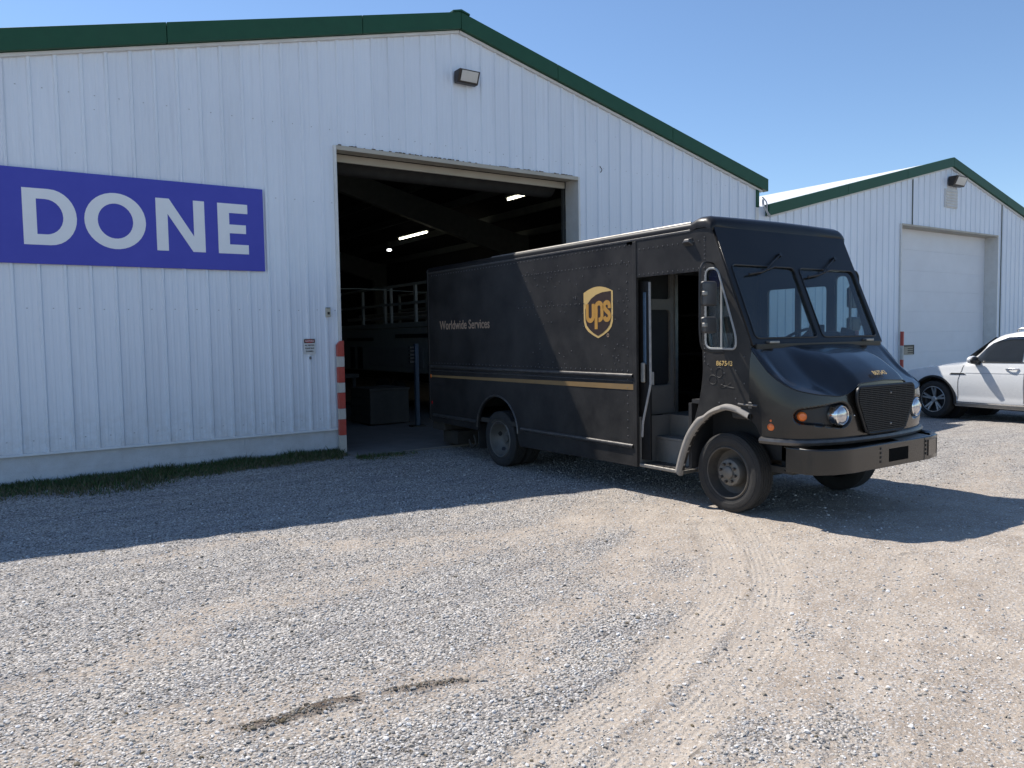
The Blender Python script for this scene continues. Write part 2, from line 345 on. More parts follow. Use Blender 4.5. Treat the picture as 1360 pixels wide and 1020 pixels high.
def np_mesh(name, verts, faces, smooth=True):
    me = bpy.data.meshes.new(name); k = faces.shape[1]
    me.vertices.add(len(verts)); me.vertices.foreach_set('co', verts.astype(np.float32).ravel())
    me.loops.add(faces.size); me.loops.foreach_set('vertex_index', faces.astype(np.int32).ravel())
    me.polygons.add(len(faces)); me.polygons.foreach_set('loop_start', (np.arange(len(faces))*k).astype(np.int32))
    me.update(calc_edges=True)
    me.polygons.foreach_set('use_smooth', np.full(len(faces), smooth)); return me
gm_ = np_mesh('ground', verts, quads)
for nm, arr in (('dirt', dirt), ('soil', soil), ('tm', tm), ('tu', tu), ('tv', tv)):
    a = gm_.attributes.new(nm, 'FLOAT', 'POINT'); a.data.foreach_set('value', arr.astype(np.float32).ravel())
ground = bpy.data.objects.new('ground', gm_); col.objects.link(ground); tag(ground, 'pale gravel and tan dirt yard with curved tyre tracks', kind='structure')

def ground_mat():
    m = bpy.data.materials.new('gravel_dirt'); m.use_nodes = True; n, l = nodes(m); b = n['Principled BSDF']; b.inputs['Roughness'].default_value = .95; b.inputs['Specular IOR Level'].default_value = .08
    g = n.new('ShaderNodeNewGeometry'); P = g.outputs['Position']
    def A(nm): a = n.new('ShaderNodeAttribute'); a.attribute_name = nm; return a.outputs['Fac']
    def math_(op, a, b_, clamp=False):
        x = n.new('ShaderNodeMath'); x.operation = op; x.use_clamp = clamp
        for i, v in enumerate((a, b_)):
            if isinstance(v, (int, float)): x.inputs[i].default_value = v
            elif v is not None: l.new(v, x.inputs[i])
        return x.outputs[0]
    def noise(s, d=6, r=.6, v=P):
        x = n.new('ShaderNodeTexNoise'); x.inputs['Scale'].default_value = s; x.inputs['Detail'].default_value = d; x.inputs['Roughness'].default_value = r; l.new(v, x.inputs[0]); return x.outputs[0]
    def voro(s):
        x = n.new('ShaderNodeTexVoronoi'); x.inputs['Scale'].default_value = s; l.new(P, x.inputs[0]); return x
    def ramp(f, st):
        x = n.new('ShaderNodeValToRGB'); e = x.color_ramp.elements
        while len(e) < len(st): e.new(.5)
        for k, (p, c) in zip(e, st): k.position = p; k.color = c+(1,)
        l.new(f, x.inputs[0]); return x.outputs[0]
    def mixc(f, a, c):
        x = n.new('ShaderNodeMix'); x.data_type = 'RGBA'
        for i, v in ((0, f), (6, a), (7, c)):
            if isinstance(v, tuple): x.inputs[i].default_value = v+(1,)
            elif isinstance(v, float): x.inputs[i].default_value = v
            else: l.new(v, x.inputs[i])
        return x.outputs[2]
    v1 = voro(55); v2 = voro(105)
    s1 = n.new('ShaderNodeSeparateColor'); l.new(v1.outputs['Color'], s1.inputs[0]); s2 = n.new('ShaderNodeSeparateColor'); l.new(v2.outputs['Color'], s2.inputs[0])
    st = [(0, (.15, .142, .136)), (.22, (.31, .298, .285)), (.55, (.46, .442, .42)), (.85, (.57, .55, .525)), (1, (.70, .68, .65))]
    c1 = ramp(s1.outputs[0], st); c2 = ramp(s2.outputs[1], st)
    sel = math_('GREATER_THAN', s1.outputs[2], .55); grav = mixc(sel, c1, c2)
    edge = ramp(v1.outputs['Distance'], [(.0, (1.08, 1.08, 1.08)), (.45, (1, 1, 1)), (.9, (.5, .48, .46))])  # shade in the gaps between stones, painted into the gravel colour
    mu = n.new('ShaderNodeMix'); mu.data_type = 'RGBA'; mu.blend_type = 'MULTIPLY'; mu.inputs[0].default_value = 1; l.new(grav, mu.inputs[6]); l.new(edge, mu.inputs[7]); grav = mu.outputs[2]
    mpg = n.new('ShaderNodeMapping'); mpg.inputs['Rotation'].default_value = (0, 0, R(-14)); mpg.inputs['Scale'].default_value = (.8, 3.2, 1); l.new(P, mpg.inputs[0])
    big = ramp(noise(1.3, 7, .7, mpg.outputs[0]), [(.32, (.72, .72, .74)), (.5, (.97, .96, .95)), (.68, (1.15, 1.12, 1.07))])
    mu2 = n.new('ShaderNodeMix'); mu2.data_type = 'RGBA'; mu2.blend_type = 'MULTIPLY'; mu2.inputs[0].default_value = 1; l.new(grav, mu2.inputs[6]); l.new(big, mu2.inputs[7]); grav = mu2.outputs[2]
    dn = noise(3.5, 9, .68); dc = ramp(dn, [(.28, (.32, .272, .225)), (.5, (.415, .36, .302)), (.72, (.50, .445, .38))])
    fine = ramp(noise(130, 3, .7), [(.3, (.72, .70, .68)), (.7, (1.18, 1.16, 1.14))])
    mu3 = n.new('ShaderNodeMix'); mu3.data_type = 'RGBA'; mu3.blend_type = 'MULTIPLY'; mu3.inputs[0].default_value = 1; l.new(dc, mu3.inputs[6]); l.new(fine, mu3.inputs[7]); dcol = mu3.outputs[2]
    spk = math_('GREATER_THAN', math_('ADD', s2.outputs[0], math_('MULTIPLY', noise(2.2, 5, .7), .5)), .98); dcol = mixc(math_('MULTIPLY', spk, .8), dcol, c2)
    # sharpened dirt mask with stone-scale break-up
    brk = math_('ADD', math_('MULTIPLY', noise(9, 8, .75), .5), math_('MULTIPLY', s1.outputs[1], .5))
    dm = math_('ADD', math_('MULTIPLY', math_('SUBTRACT', A('dirt'), brk), 2.35), .5, True)
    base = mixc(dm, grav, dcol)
    base = mixc(math_('MULTIPLY', A('tm'), .38), base, (.48, .425, .36)); sn = A('soil'); base = mixc(sn, base, (.13, .10, .078))
    l.new(base, b.inputs['Base Color'])
    # relief: stones where gravel, tread print where tracks
    stone = math_('SUBTRACT', 1., v1.outputs['Distance']); stone = math_('MULTIPLY', stone, math_('SUBTRACT', 1.15, dm))
    tu_, tv_, tm_ = A('tu'), A('tv'), A('tm')
    rib = math_('SINE', math_('MULTIPLY', tv_, 150.), None)
    chev = math_('SINE', math_('ADD', math_('MULTIPLY', tu_, 140.), math_('MULTIPLY', math_('ABSOLUTE', tv_, None), 90.)), None)
    tr = math_('MULTIPLY', math_('ADD', math_('MULTIPLY', rib, .55), math_('MULTIPLY', chev, .5)), math_('MULTIPLY', tm_, math_('MULTIPLY', math_('SUBTRACT', noise(3.5, 5), .38), 3., True)))
    h = math_('ADD', math_('MULTIPLY', stone, .020), math_('MULTIPLY', tr, .006))
    h = math_('ADD', h, math_('MULTIPLY', noise(55, 5, .7), .012)); h = math_('ADD', h, math_('MULTIPLY', noise(14, 4, .6), .02))
    bp = n.new('ShaderNodeBump'); bp.inputs['Strength'].default_value = .85; bp.inputs['Distance'].default_value = 1.0; l.new(h, bp.inputs['Height']); l.new(bp.outputs[0], b.inputs['Normal'])
    return m
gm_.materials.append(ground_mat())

# loose stones: real pebbles, one object
def pebble_templates():
    t = []
    bm = bmesh.new(); bmesh.ops.create_icosphere(bm, subdivisions=1, radius=1)
    V = np.array([v.co for v in bm.verts]); F = np.array([[v.index for v in f.verts] for f in bm.faces]); bm.free()
    for k in range(8):
        r = RNG.uniform(.72, 1.18, (len(V), 1)); t.append(V*r*np.array([1, RNG.uniform(.6, .95), RNG.uniform(.4, .65)]))
    return t, F
PT, PF = pebble_templates()
NP = 1000000
px = RNG.uniform(-5.2, 9, NP); py = RNG.uniform(-10.6, -1.2, NP)
dist = np.hypot(px-CAM.x, py-CAM.y)
pd, ps, ptm, _, _ = ground_fields(px, py)
dens = np.clip(3.2/dist, 0, 1)**1.7*(.26+.74*(1-sst(.15, .85, pd+.25*(fbm(px*9, py*9, 3, 91)-.5))))+ps*.9*(py < -2)
keep = RNG.uniform(0, 1, NP) < dens*.62
px, py, ps = px[keep], py[keep], ps[keep]; n_ = len(px)
size = np.exp(RNG.normal(math.log(.0055), .45, n_)); size = np.clip(size, .0025, .018)
def height_at(x, y):
    i = np.clip(np.searchsorted(gx, x)-1, 0, nx-2); j = np.clip(np.searchsorted(gy, y)-1, 0, ny-2)
    fx = (x-gx[i])/(gx[i+1]-gx[i]); fy = (y-gy[j])/(gy[j+1]-gy[j])
    return (ZZ[i, j]*(1-fx)+ZZ[i+1, j]*fx)*(1-fy)+(ZZ[i, j+1]*(1-fx)+ZZ[i+1, j+1]*fx)*fy
pz = height_at(px, py)+size*.22
ang = RNG.uniform(0, 2*math.pi, n_); tl = RNG.normal(0, .3, n_); kk = RNG.integers(0, 8, n_)
T = np.stack(PT)[kk]                                       # n,12,3
x0, y0, z0 = T[..., 0], T[..., 1], T[..., 2]
y1 = y0*np.cos(tl)[:, None]-z0*np.sin(tl)[:, None]; z1 = y0*np.sin(tl)[:, None]+z0*np.cos(tl)[:, None]
xr = x0*np.cos(ang)[:, None]-y1*np.sin(ang)[:, None]; yr = x0*np.sin(ang)[:, None]+y1*np.cos(ang)[:, None]
PV = np.stack([px[:, None]+xr*size[:, None], py[:, None]+yr*size[:, None], pz[:, None]+z1*size[:, None]], -1).reshape(-1, 3)
PFc = (PF[None]+np.arange(n_)[:, None, None]*12).reshape(-1, 3)
pm = np_mesh('gravel_stones', PV, PFc, False)
tone = np.clip(RNG.normal(.41, .14, n_), .10, .70); warm = RNG.uniform(.005, .055, n_)
tone = np.where((ps > .3) & (py < -2), tone*.42, tone)
pc = np.stack([tone+warm, tone+warm*.4, tone-warm*.5, np.ones(n_)], -1)
ca = pm.attributes.new('stone', 'FLOAT_COLOR', 'POINT'); ca.data.foreach_set('color', np.repeat(np.clip(pc, 0.03, 1), 12, 0).astype(np.float32).ravel())
sm = bpy.data.materials.new('stone'); sm.use_nodes = True; n, l = nodes(sm); at_ = n.new('ShaderNodeAttribute'); at_.attribute_name = 'stone'
nzz = n.new('ShaderNodeTexNoise'); nzz.inputs['Scale'].default_value = 160; mxx = n.new('ShaderNodeMix'); mxx.data_type = 'RGBA'; mxx.blend_type = 'OVERLAY'; mxx.inputs[0].default_value = .4
l.new(at_.outputs['Color'], mxx.inputs[6]); l.new(nzz.outputs[0], mxx.inputs[7]); l.new(mxx.outputs[2], n['Principled BSDF'].inputs['Base Color']); n['Principled BSDF'].inputs['Roughness'].default_value = .9; n['Principled BSDF'].inputs['Specular IOR Level'].default_value = .12
pm.materials.append(sm)
po = bpy.data.objects.new('gravel_stones', pm); col.objects.link(po); tag(po, 'loose grey and white crushed stones scattered over the yard', 'gravel', kind='stuff')
print('pebbles', n_)

# grass strip along the foundation
def grass():
    nb = 90000
    x = RNG.uniform(-7, 2.0, nb); w = RNG.uniform(0, 1, nb)
    wid = np.where(x < -.2, (.95-.5*sst(-3.5, -.5, x)), .30)*(.7+.6*fbm(x*1.2, x*0+3., 3, 9))
    w = w**.9; y = -.03-w*wid*(.75+.5*RNG.uniform(0, 1, nb))
    y = np.where(x > -.05, -.58-w**1.5*.35, y)
    dn = (1-.88*w)*np.where(x > -.1, .22*(1-sst(.1, 1.2, x)), 1.)*(.25+1.5*fbm(x*3, y*5, 3, 19))
    k = RNG.uniform(0, 1, nb) < dn; x, y, w = x[k], y[k], w[k]; n_ = len(x)
    h = RNG.uniform(.035, .12, n_)*(1.15-.75*w)*(.5+.9*fbm(x*2.5, y*2.5, 2, 29)); h = np.where(x > -.05, h*.55, h); a = RNG.uniform(0, 6.28, n_); ln = RNG.uniform(.1, .7, n_)
    bw = RNG.uniform(.003, .008, n_); tall = RNG.uniform(0, 1, n_) < .02; h = np.where(tall, h*1.5, h)
    z = height_at(x, y)-.005; ca, sa = np.cos(a), np.sin(a); la = RNG.uniform(0, 6.28, n_)
    lx, ly = np.cos(la)*ln*h, np.sin(la)*ln*h
    V = np.stack([np.stack([x-ca*bw, y-sa*bw, z], -1), np.stack([x+ca*bw, y+sa*bw, z], -1), np.stack([x+lx*.4+ca*bw*.8, y+ly*.4+sa*bw*.8, z+h*.6], -1), np.stack([x+lx*.4-ca*bw*.8, y+ly*.4-sa*bw*.8, z+h*.6], -1), np.stack([x+lx, y+ly, z+h], -1)], 1)
    V[:, :, 1] = np.minimum(V[:, :, 1], -.022)
    tri = np.array([[0, 1, 2], [0, 2, 3], [3, 2, 4]]); F = (tri[None]+np.arange(n_)[:, None, None]*5).reshape(-1, 3)
    me = np_mesh('grass', V.reshape(-1, 3), F, False)
    c = np.stack([RNG.uniform(.03, .075, n_), RNG.uniform(.06, .12, n_), RNG.uniform(.015, .035, n_), np.ones(n_)], -1)
    dry = RNG.uniform(0, 1, n_) < .10+.55*w**1.5; c[dry] = c[dry]*0+np.array([.17, .145, .085, 1])
    q = me.attributes.new('blade', 'FLOAT_COLOR', 'POINT'); q.data.foreach_set('color', np.repeat(c, 5, 0).astype(np.float32).ravel())
    m = bpy.data.materials.new('grass_blades'); m.use_nodes = True; n, l = nodes(m); t = n.new('ShaderNodeAttribute'); t.attribute_name = 'blade'; l.new(t.outputs['Color'], n['Principled BSDF'].inputs['Base Color']); n['Principled BSDF'].inputs['Roughness'].default_value = .7
    me.materials.append(m); o = bpy.data.objects.new('grass', me); col.objects.link(o); return tag(o, 'ragged strip of short green grass and weeds along the foundation', 'grass', kind='stuff')
grass()

# ------------------------------------------------------------------ buildings
PITCH = .2865
PROF = [(0, 0), (.016, -.026), (.044, -.026), (.060, 0), (.118, 0), (.126, -.003), (.146, -.003), (.154, 0), (.196, 0), (.204, -.003), (.224, -.003), (.232, 0), (PITCH, 0)]
def wall_panels(root, x_first, x0, x1, y, top, bottom):
    """ribbed steel sheets, one object per rib bay"""
    k = math.floor((x0-x_first)/PITCH)-1; x = x_first+k*PITCH
    while x < x1:
        pts = [(max(min(x+dx, x1), x0), y+dy) for dx, dy in PROF]
        q = []
        for p in pts:
            if not q or abs(p[0]-q[-1][0]) > 1e-5: q.append(p)
        if len(q) > 1:
            zb = bottom(.5*(q[0][0]+q[-1][0])); dz = random.uniform(-.004, .004)
            P = [[(a, b, zb+dz) for a, b in q], [(a, b, top(a)) for a, b in q]]
            P2 = [[(a, b+.012, z) for a, b, z in row] for row in P]
            MB().grid(P).grid(P2[::-1]).build('wall_panel', M_PANEL, root)
        x += PITCH
def seg_fascia(root, cuts, top, depth, y0, y1, m, name):
    for a, b in zip(cuts, cuts[1:]):
        g = .004
        MB().prism([(a+g, top(a+g)-depth), (b-g, top(b-g)-depth), (b-g, top(b-g)), (a+g, top(a+g))], 1, y0, y1).build(name, m, root, bevel=.006)

main = thing('metal_building', 'large white ribbed steel warehouse with green roof trim and open bay door', 'building', (2.2, 0, .06))
RX, RZ, SL = 2.2, 7.18, .245; WL, WR = -6.9, 9.86
rtop = lambda x: RZ-SL*abs(x-RX)
pan_top = lambda x: rtop(x)-.30
def bays(a, b, bot): wall_panels(main, -.25, a, b, 0., pan_top, bot)
bays(WL, -.045, lambda x: .455); bays(-.045, 4.745, lambda x: 4.765); bays(4.745, WR, lambda x: .455)
# rows of panel screws
mb = MB()
for zz in (.62, 2.27, 3.9, 5.0):
    for k in range(-24, 36):
        xx = -.25+PITCH*k+.17+random.uniform(-.004, .004)
        if WL+.1 < xx < WR-.1 and zz < pan_top(xx)-.1 and not (-.05 < xx < 4.75 and zz < 4.77): mb.sphere((xx, -.004, zz+random.uniform(-.006, .006)), .008, 6, 4, (1.3, .6, .8))
tag(mb.build('panel_screws', mat('dull_screw', (.42, .44, .47), .6), main), kind='stuff')
# foundation blocks
blk = None; BW = .40
for row, (z0, z1) in enumerate(((.0, .225), (.231, .45))):
    for a, b in ((WL, -.05), (4.75, WR)):
        x = a-(BW/2 if row else 0)
        while x < b:
            p, q = max(x+.003, a), min(x+BW-.003, b)
            if q-p > .02: MB().box(p, q, .020+random.uniform(0, .002), .2, z0-(.001 if row else 0), z1).build('block', M_BLOCK, main)
            x += BW
for a, b in ((WL, -.05), (4.75, WR)):
    MB().box(a, b, .026, .22, .0, .46).build('foundation_mortar', M_BLOCK, main)
    MB().add([(a, -.045, .435), (b, -.045, .435), (b, -.02, .462), (a, -.02, .462), (a, .03, .435), (b, .03, .435)], [(0, 1, 2, 3), (0, 4, 5, 1)]).build('base_flashing', M_WTRIM, main)
# rake trim
seg_fascia(main, [WL-.25, -4.9, -2.35, .45, RX], rtop, .27, -.125, .02, M_GREEN, 'rake_fascia')
seg_fascia(main, [RX, 4.2, 7.1, WR+.24], rtop, .27, -.125, .02, M_GREEN, 'rake_fascia')
seg_fascia(main, [WL, RX], lambda x: rtop(x)-.274, .045, -.06, .02, M_WTRIM, 'rake_moulding')
seg_fascia(main, [RX, WR+.12], lambda x: rtop(x)-.274, .045, -.06, .02, M_WTRIM, 'rake_moulding')
MB().prism([(RX-.16, rtop(RX-.16)+.004), (RX, RZ+.004), (RX+.16, rtop(RX+.16)+.004), (RX+.16, rtop(RX+.16)+.03), (RX, RZ+.035), (RX-.16, rtop(RX-.16)+.03)], 1, -.14, 30).build('ridge_cap', M_GREEN, main)
MB().box(WR-.07, WR+.02, -.05, .04, 4.62, 5.03).build('corner_trim', M_GREEN, main, bevel=.004)
MB().box(WR-.075, WR+.015, -.036, .05, .45, 4.615).build('corner_trim', M_WTRIM, main, bevel=.004)
# roof, outer shell, wall lining, dark ceiling sheet added against bounced light
for s, e in ((-1, WL-.25), (1, WR+.24)):
    MB().prism([(RX, RZ-.01), (e, rtop(e)-.01), (e, rtop(e)-.10), (RX, RZ-.10)], 1, .03, 30.2).build('roof', M_ROOF, main)
    MB().prism([(RX, RZ-.13), (e, rtop(e)-.13), (e, rtop(e)-.16), (RX, RZ-.16)], 1, .03, 30.1).build('added_dark_ceiling', M_DARKIN, main)  # dark sheet added under the white roof so it bounces little light
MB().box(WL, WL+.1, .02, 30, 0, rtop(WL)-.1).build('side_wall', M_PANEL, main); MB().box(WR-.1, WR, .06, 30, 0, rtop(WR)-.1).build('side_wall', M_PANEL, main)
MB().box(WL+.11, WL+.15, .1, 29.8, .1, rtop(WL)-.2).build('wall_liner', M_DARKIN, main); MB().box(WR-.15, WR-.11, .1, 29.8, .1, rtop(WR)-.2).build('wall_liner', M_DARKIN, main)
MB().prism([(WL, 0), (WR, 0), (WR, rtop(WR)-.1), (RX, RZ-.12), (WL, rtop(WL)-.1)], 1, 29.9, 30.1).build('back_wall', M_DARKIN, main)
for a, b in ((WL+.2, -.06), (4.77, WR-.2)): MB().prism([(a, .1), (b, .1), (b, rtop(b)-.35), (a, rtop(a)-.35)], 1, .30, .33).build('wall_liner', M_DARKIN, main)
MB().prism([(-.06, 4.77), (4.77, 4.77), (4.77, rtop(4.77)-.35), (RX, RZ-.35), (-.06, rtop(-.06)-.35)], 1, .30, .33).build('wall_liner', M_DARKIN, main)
MB().box(WL+.2, WR-.2, .36, 29.8, -.1, .085).build('floor_slab', M_CONC, main)
MB().box(-.02, 4.72, -.53, .358, -.1, .09).build('door_apron', M_CONC, main, bevel=.015)
# door frame
MB().box(-.045, .0, -.05, .34, .09, 4.765).build('door_jamb', M_WTRIM, main, bevel=.004)
MB().box(4.70, 4.745, -.05, .34, .09, 4.765).build('door_jamb', M_WTRIM, main, bevel=.004)
MB().box(0.002, 4.698, -.052, .02, 4.70, 4.768).build('door_header', M_BEIGE, main, bevel=.005)
MB().box(.002, 4.698, .022, .30, 4.73, 4.766).build('door_header', M_BEIGE, main)
MB().box(.03, 4.66, .30, .345, 4.60, 4.72).build('rolled_door_edge', M_BEIGE, main, bevel=.01)
MB().cyl((.1, .75, 4.75), (4.6, .75, 4.75), .26, 20).build('door_roll', M_DARKIN, main, smooth=True)
for xx in (.02, 4.64): MB().box(xx, xx+.05, .345, .40, .09, 4.6).build('door_track', M_DARKIN, main)
# grit and rust line on the header lip
mb = MB()
for i in range(90):
    xx = random.uniform(.02, 4.68); w = random.uniform(.01, .05); mb.box(xx, xx+w, -.056, -.04, 4.768, 4.768+random.uniform(.003, .014))
tag(mb.build('header_grit', mat('rust_grit', (.12, .08, .05), .9), main), kind='stuff')
# frames
for yy in (8.6, 19.):
    for s, e in ((1, WR-.5), (-1, WL+.5)):
        a = lambda t: rtop(t)-.45
        MB().prism([(RX, a(RX)), (e, a(e)), (e, a(e)-.78), (RX+s*.1, a(RX)-.62)], 1, yy-.09, yy+.09).build('rafter', M_STEELIN, main)
        MB().prism([(e, .09), (e+s*.3, .09), (e+s*.3, a(e)), (e-s*.35, a(e))], 1, yy-.10, yy+.10).build('column', M_STEELIN, main)
for k in range(6):
    for s in (-1, 1):
        xx = RX+s*(.7+k*1.35)
        MB().box(xx-.03, xx+.03, .4, 29.8, rtop(xx)-.40, rtop(xx)-.2).build('purlin', M_STEELIN, main)
MB().tube([(.6, 5.5, 2.95), (2.6, 5.3, 2.98), (4.6, 5.1, 2.9)], .012, 6).build('conduit', M_STEELIN, main)

# second building
B2 = thing('metal_building', 'smaller white steel building behind the truck cab with closed overhead door', 'building', (18.37, 0, .06))
R2X, R2Z, S2 = 18.30, 6.68, .243; W2L, W2R = 10.30, 26.3
t2 = lambda x: R2Z-S2*abs(x-R2X)
wall_panels(B2, 10.33, W2L, 15.78, 0.03, lambda x: t2(x)-.29, lambda x: .42)
wall_panels(B2, 10.33, 15.78, 21.15, 0.03, lambda x: t2(x)-.29, lambda x: 4.67)
wall_panels(B2, 10.33, 21.15, W2R, 0.03, lambda x: t2(x)-.29, lambda x: .42)
x = W2L
while x < W2R:
    for row in (0, 1):
        p, q = x+.003+(BW/2 if row else 0), min(x+BW-.003+(BW/2 if row else 0), W2R)
        if q > p and not (15.7 < q and p < 21.2): MB().box(p, q, .05, .25, .0+.22*row, .217+.2*row).build('block', M_BLOCK, B2)
    x += BW
seg_fascia(B2, [W2L-.13, 13.2, 15.9, R2X], t2, .255, -.09, .05, M_GREEN, 'rake_fascia'); seg_fascia(B2, [R2X, 21.5, 24.5, W2R+.2], t2, .255, -.09, .05, M_GREEN, 'rake_fascia')
seg_fascia(B2, [W2L, R2X], lambda x: t2(x)-.259, .04, -.03, .05, M_WTRIM, 'rake_moulding'); seg_fascia(B2, [R2X, W2R], lambda x: t2(x)-.259, .04, -.03, .05, M_WTRIM, 'rake_moulding')
for a, b in ((W2L-.13, R2X), (R2X, W2R+.2)):
    f = t2
    MB().add([(a, .055, f(a)-.12), (b, .055, f(b)-.12), (b, .055, f(b)-.045), (a, .055, f(a)-.045), (b, 24, f(b)-.045), (a, 24, f(a)-.045), (b, 24, f(b)-.14), (a, 24, f(a)-.14), (b, .06, f(b)-.14), (a, .06, f(a)-.14)], [(0, 1, 2, 3), (3, 2, 4, 5), (5, 4, 6, 7), (7, 6, 8, 9)]).build('roof', M_ROOF, B2)
MB().box(W2L, W2L+.08, .07, 24, 0, t2(W2L)-.1).build('side_wall', M_PANEL, B2); MB().box(W2R-.08, W2R, .07, 24, 0, t2(W2R)-.1).build('side_wall', M_PANEL, B2)
MB().prism([(W2L, 0), (W2R, 0), (W2R, t2(W2R)-.1), (R2X, R2Z-.1), (W2L, t2(W2L)-.1)], 1, 23.8, 24).build('back_wall', M_PANEL, B2)
MB().box(15.74, 15.78, -.02, .42, .05, 4.67).build('door_jamb', M_WTRIM, B2, bevel=.004); MB().box(21.15, 21.19, -.02, .42, .05, 4.67).build('door_jamb', M_WTRIM, B2, bevel=.004)
MB().box(15.79, 21.14, -.03, .42, 4.625, 4.672).build('door_header', M_BEIGE, B2, bevel=.004)
for k in range(8):
    z0 = .06+k*.572
    MB().box(15.785, 21.145, .36, .40, z0, z0+.5705).build('door_panel', M_DOOR2, B2, bevel=.002)
MB().box(16.33, 16.338, -.002, .03, 4.68, t2(16.3)-.31).build('sheet_seam', M_STEELIN, B2)
MB().box(21.42, 21.428, -.002, .03, .5, t2(21.4)-.31).build('sheet_seam', M_STEELIN, B2)
mb = MB(); mb.box(18.0, 18.66, -.02, .03, 5.28, 5.80)
vf = mb.build('louvre_vent', M_WTRIM, B2, bevel=.004)
for k in range(6):
    z0 = 5.31+k*.08
    MB().hexa([(18.03, -.05, z0), (18.63, -.05, z0), (18.63, -.022, z0+.005), (18.03, -.022, z0+.005)], [(18.03, -.046, z0+.008), (18.63, -.046, z0+.008), (18.63, -.022, z0+.06), (18.03, -.022, z0+.06)]).build('slat', M_WTRIM, vf)
MB().box(9.872, 10.31, .02, .055, 0, 4.66).build('filler_panel', M_PANEL, B2)
# service pipe and cable loops where the two buildings meet
pp = MB(); pp.tube(spline([(10.02, -.02, 4.86), (10.06, -.1, 4.74), (10.04, -.13, 4.60), (10.1, -.1, 4.48), (10.22, -.08, 4.42)], 5), .014, 8)
for k in range(4): pp.tube(spline([(10.0+random.uniform(-.03, .05), -.05, 4.8), (9.97+random.uniform(-.08, .1), -.15, 4.62+random.uniform(-.05, .05)), (10.12+random.uniform(-.05, .08), -.12, 4.45)], 5), .010, 5)
tag(pp.build('cable_loop', mat('grey_cable', (.48, .48, .46), .6), at=(10.05, -.05, 4.4), smooth=True), 'grey conduit and cable loops at the junction of the two roofs', 'cable')

# ------------------------------------------------------------------ wall fixtures
M_BLACK = mat('black_plastic', (.012, .012, .013), .45, var=.2)
M_LENS = mat('lamp_lens', (.62, .6, .55), .25, var=.05, bump=.4, bscale=90)
def flood(x, y, z, w, h, d, label):
    t = thing('wall_lamp', label, 'lamp', (x, y, z), 'wall pack lamps under the gables')
    a = [(x-w/2, y, z-h/2), (x+w/2, y, z-h/2), (x+w/2, y, z+h/2), (x-w/2, y, z+h/2)]
    b = [(x-w/2, y-d*.55, z-h*.5), (x+w/2, y-d*.55, z-h*.5), (x+w/2, y-d, z+h*.5), (x-w/2, y-d, z+h*.5)]
    MB().hexa(a, b).build('housing', mat('bronze_housing', (.03, .024, .02), .4), t, bevel=.015)
    def P(u, v): 
        yy = y-d*.55-(d*.45)*v-.004; return (x+(u-.5)*w, yy, z+(v-.5)*h)
    lens = [P(.12, .12), P(.9, .12), P(.9, .88), P(.12, .88)]
    MB().hexa(lens, [(p[0], p[1]-.012, p[2]) for p in lens]).build('lens', M_LENS, t, bevel=.004)
    MB().box(x-.06, x+.06, y-.02, y+.04, z-.08, z+.08).build('mounting_plate', M_BLACK, t)
flood(2.29, -.035, 6.13, .40, .20, .20, 'dark wall lamp under the peak of the larger building')
flood(18.40, -.03, 6.0, .62, .26, .26, 'black wall lamp above the louvre vent of the smaller building')
# DONE banner
M_BLUE = mat('blue_sign', (.042, .05, .44), .45, var=.05, scale=2, dust=((.2, .2, .35), .10, 2))
M_SIGNW = mat('sign_white', (.84, .85, .86), .5, var=.02)
sg = thing('banner_sign', 'wide blue banner sign with white letters DONE on the warehouse wall', 'sign', (-3.6, -.04, 2.83))
MB().box(-6.2, -1.138, -.052, -.032, 2.825, 3.995).build('board', M_BLUE, sg, bevel=.003)
def letter(nm, outer, holes): plate('letter_'+nm, outer, holes, .004, (0, -.056, 0), X_, Z_, M_SIGNW, sg)
letter('d', [(-4.085, 3.06), (-3.80, 3.06)]+arc(-3.80, 3.407, .30, .347, -90, 90, 16)[1:]+[(-4.085, 3.754)], [[(-3.938, 3.192), (-3.83, 3.192)]+arc(-3.84, 3.41, .19, .218, -90, 90, 14)[1:]+[(-3.938, 3.628)]])
letter('o', arc(-3.057, 3.41, .36, .362, 0, 355, 36), [arc(-3.058, 3.41, .207, .226, 0, 355, 36)])
letter('n', [(-2.57, 3.058), (-2.425, 3.058), (-2.425, 3.552), (-2.112, 3.058), (-1.95, 3.058), (-1.95, 3.756), (-2.095, 3.756), (-2.095, 3.268), (-2.402, 3.756), (-2.57, 3.756)], [])
letter('e', [(-1.776, 3.057), (-1.362, 3.057), (-1.362, 3.187), (-1.62, 3.187), (-1.62, 3.343), (-1.393, 3.343), (-1.393, 3.465), (-1.62, 3.465), (-1.62, 3.625), (-1.365, 3.625), (-1.365, 3.755), (-1.776, 3.755)], [])
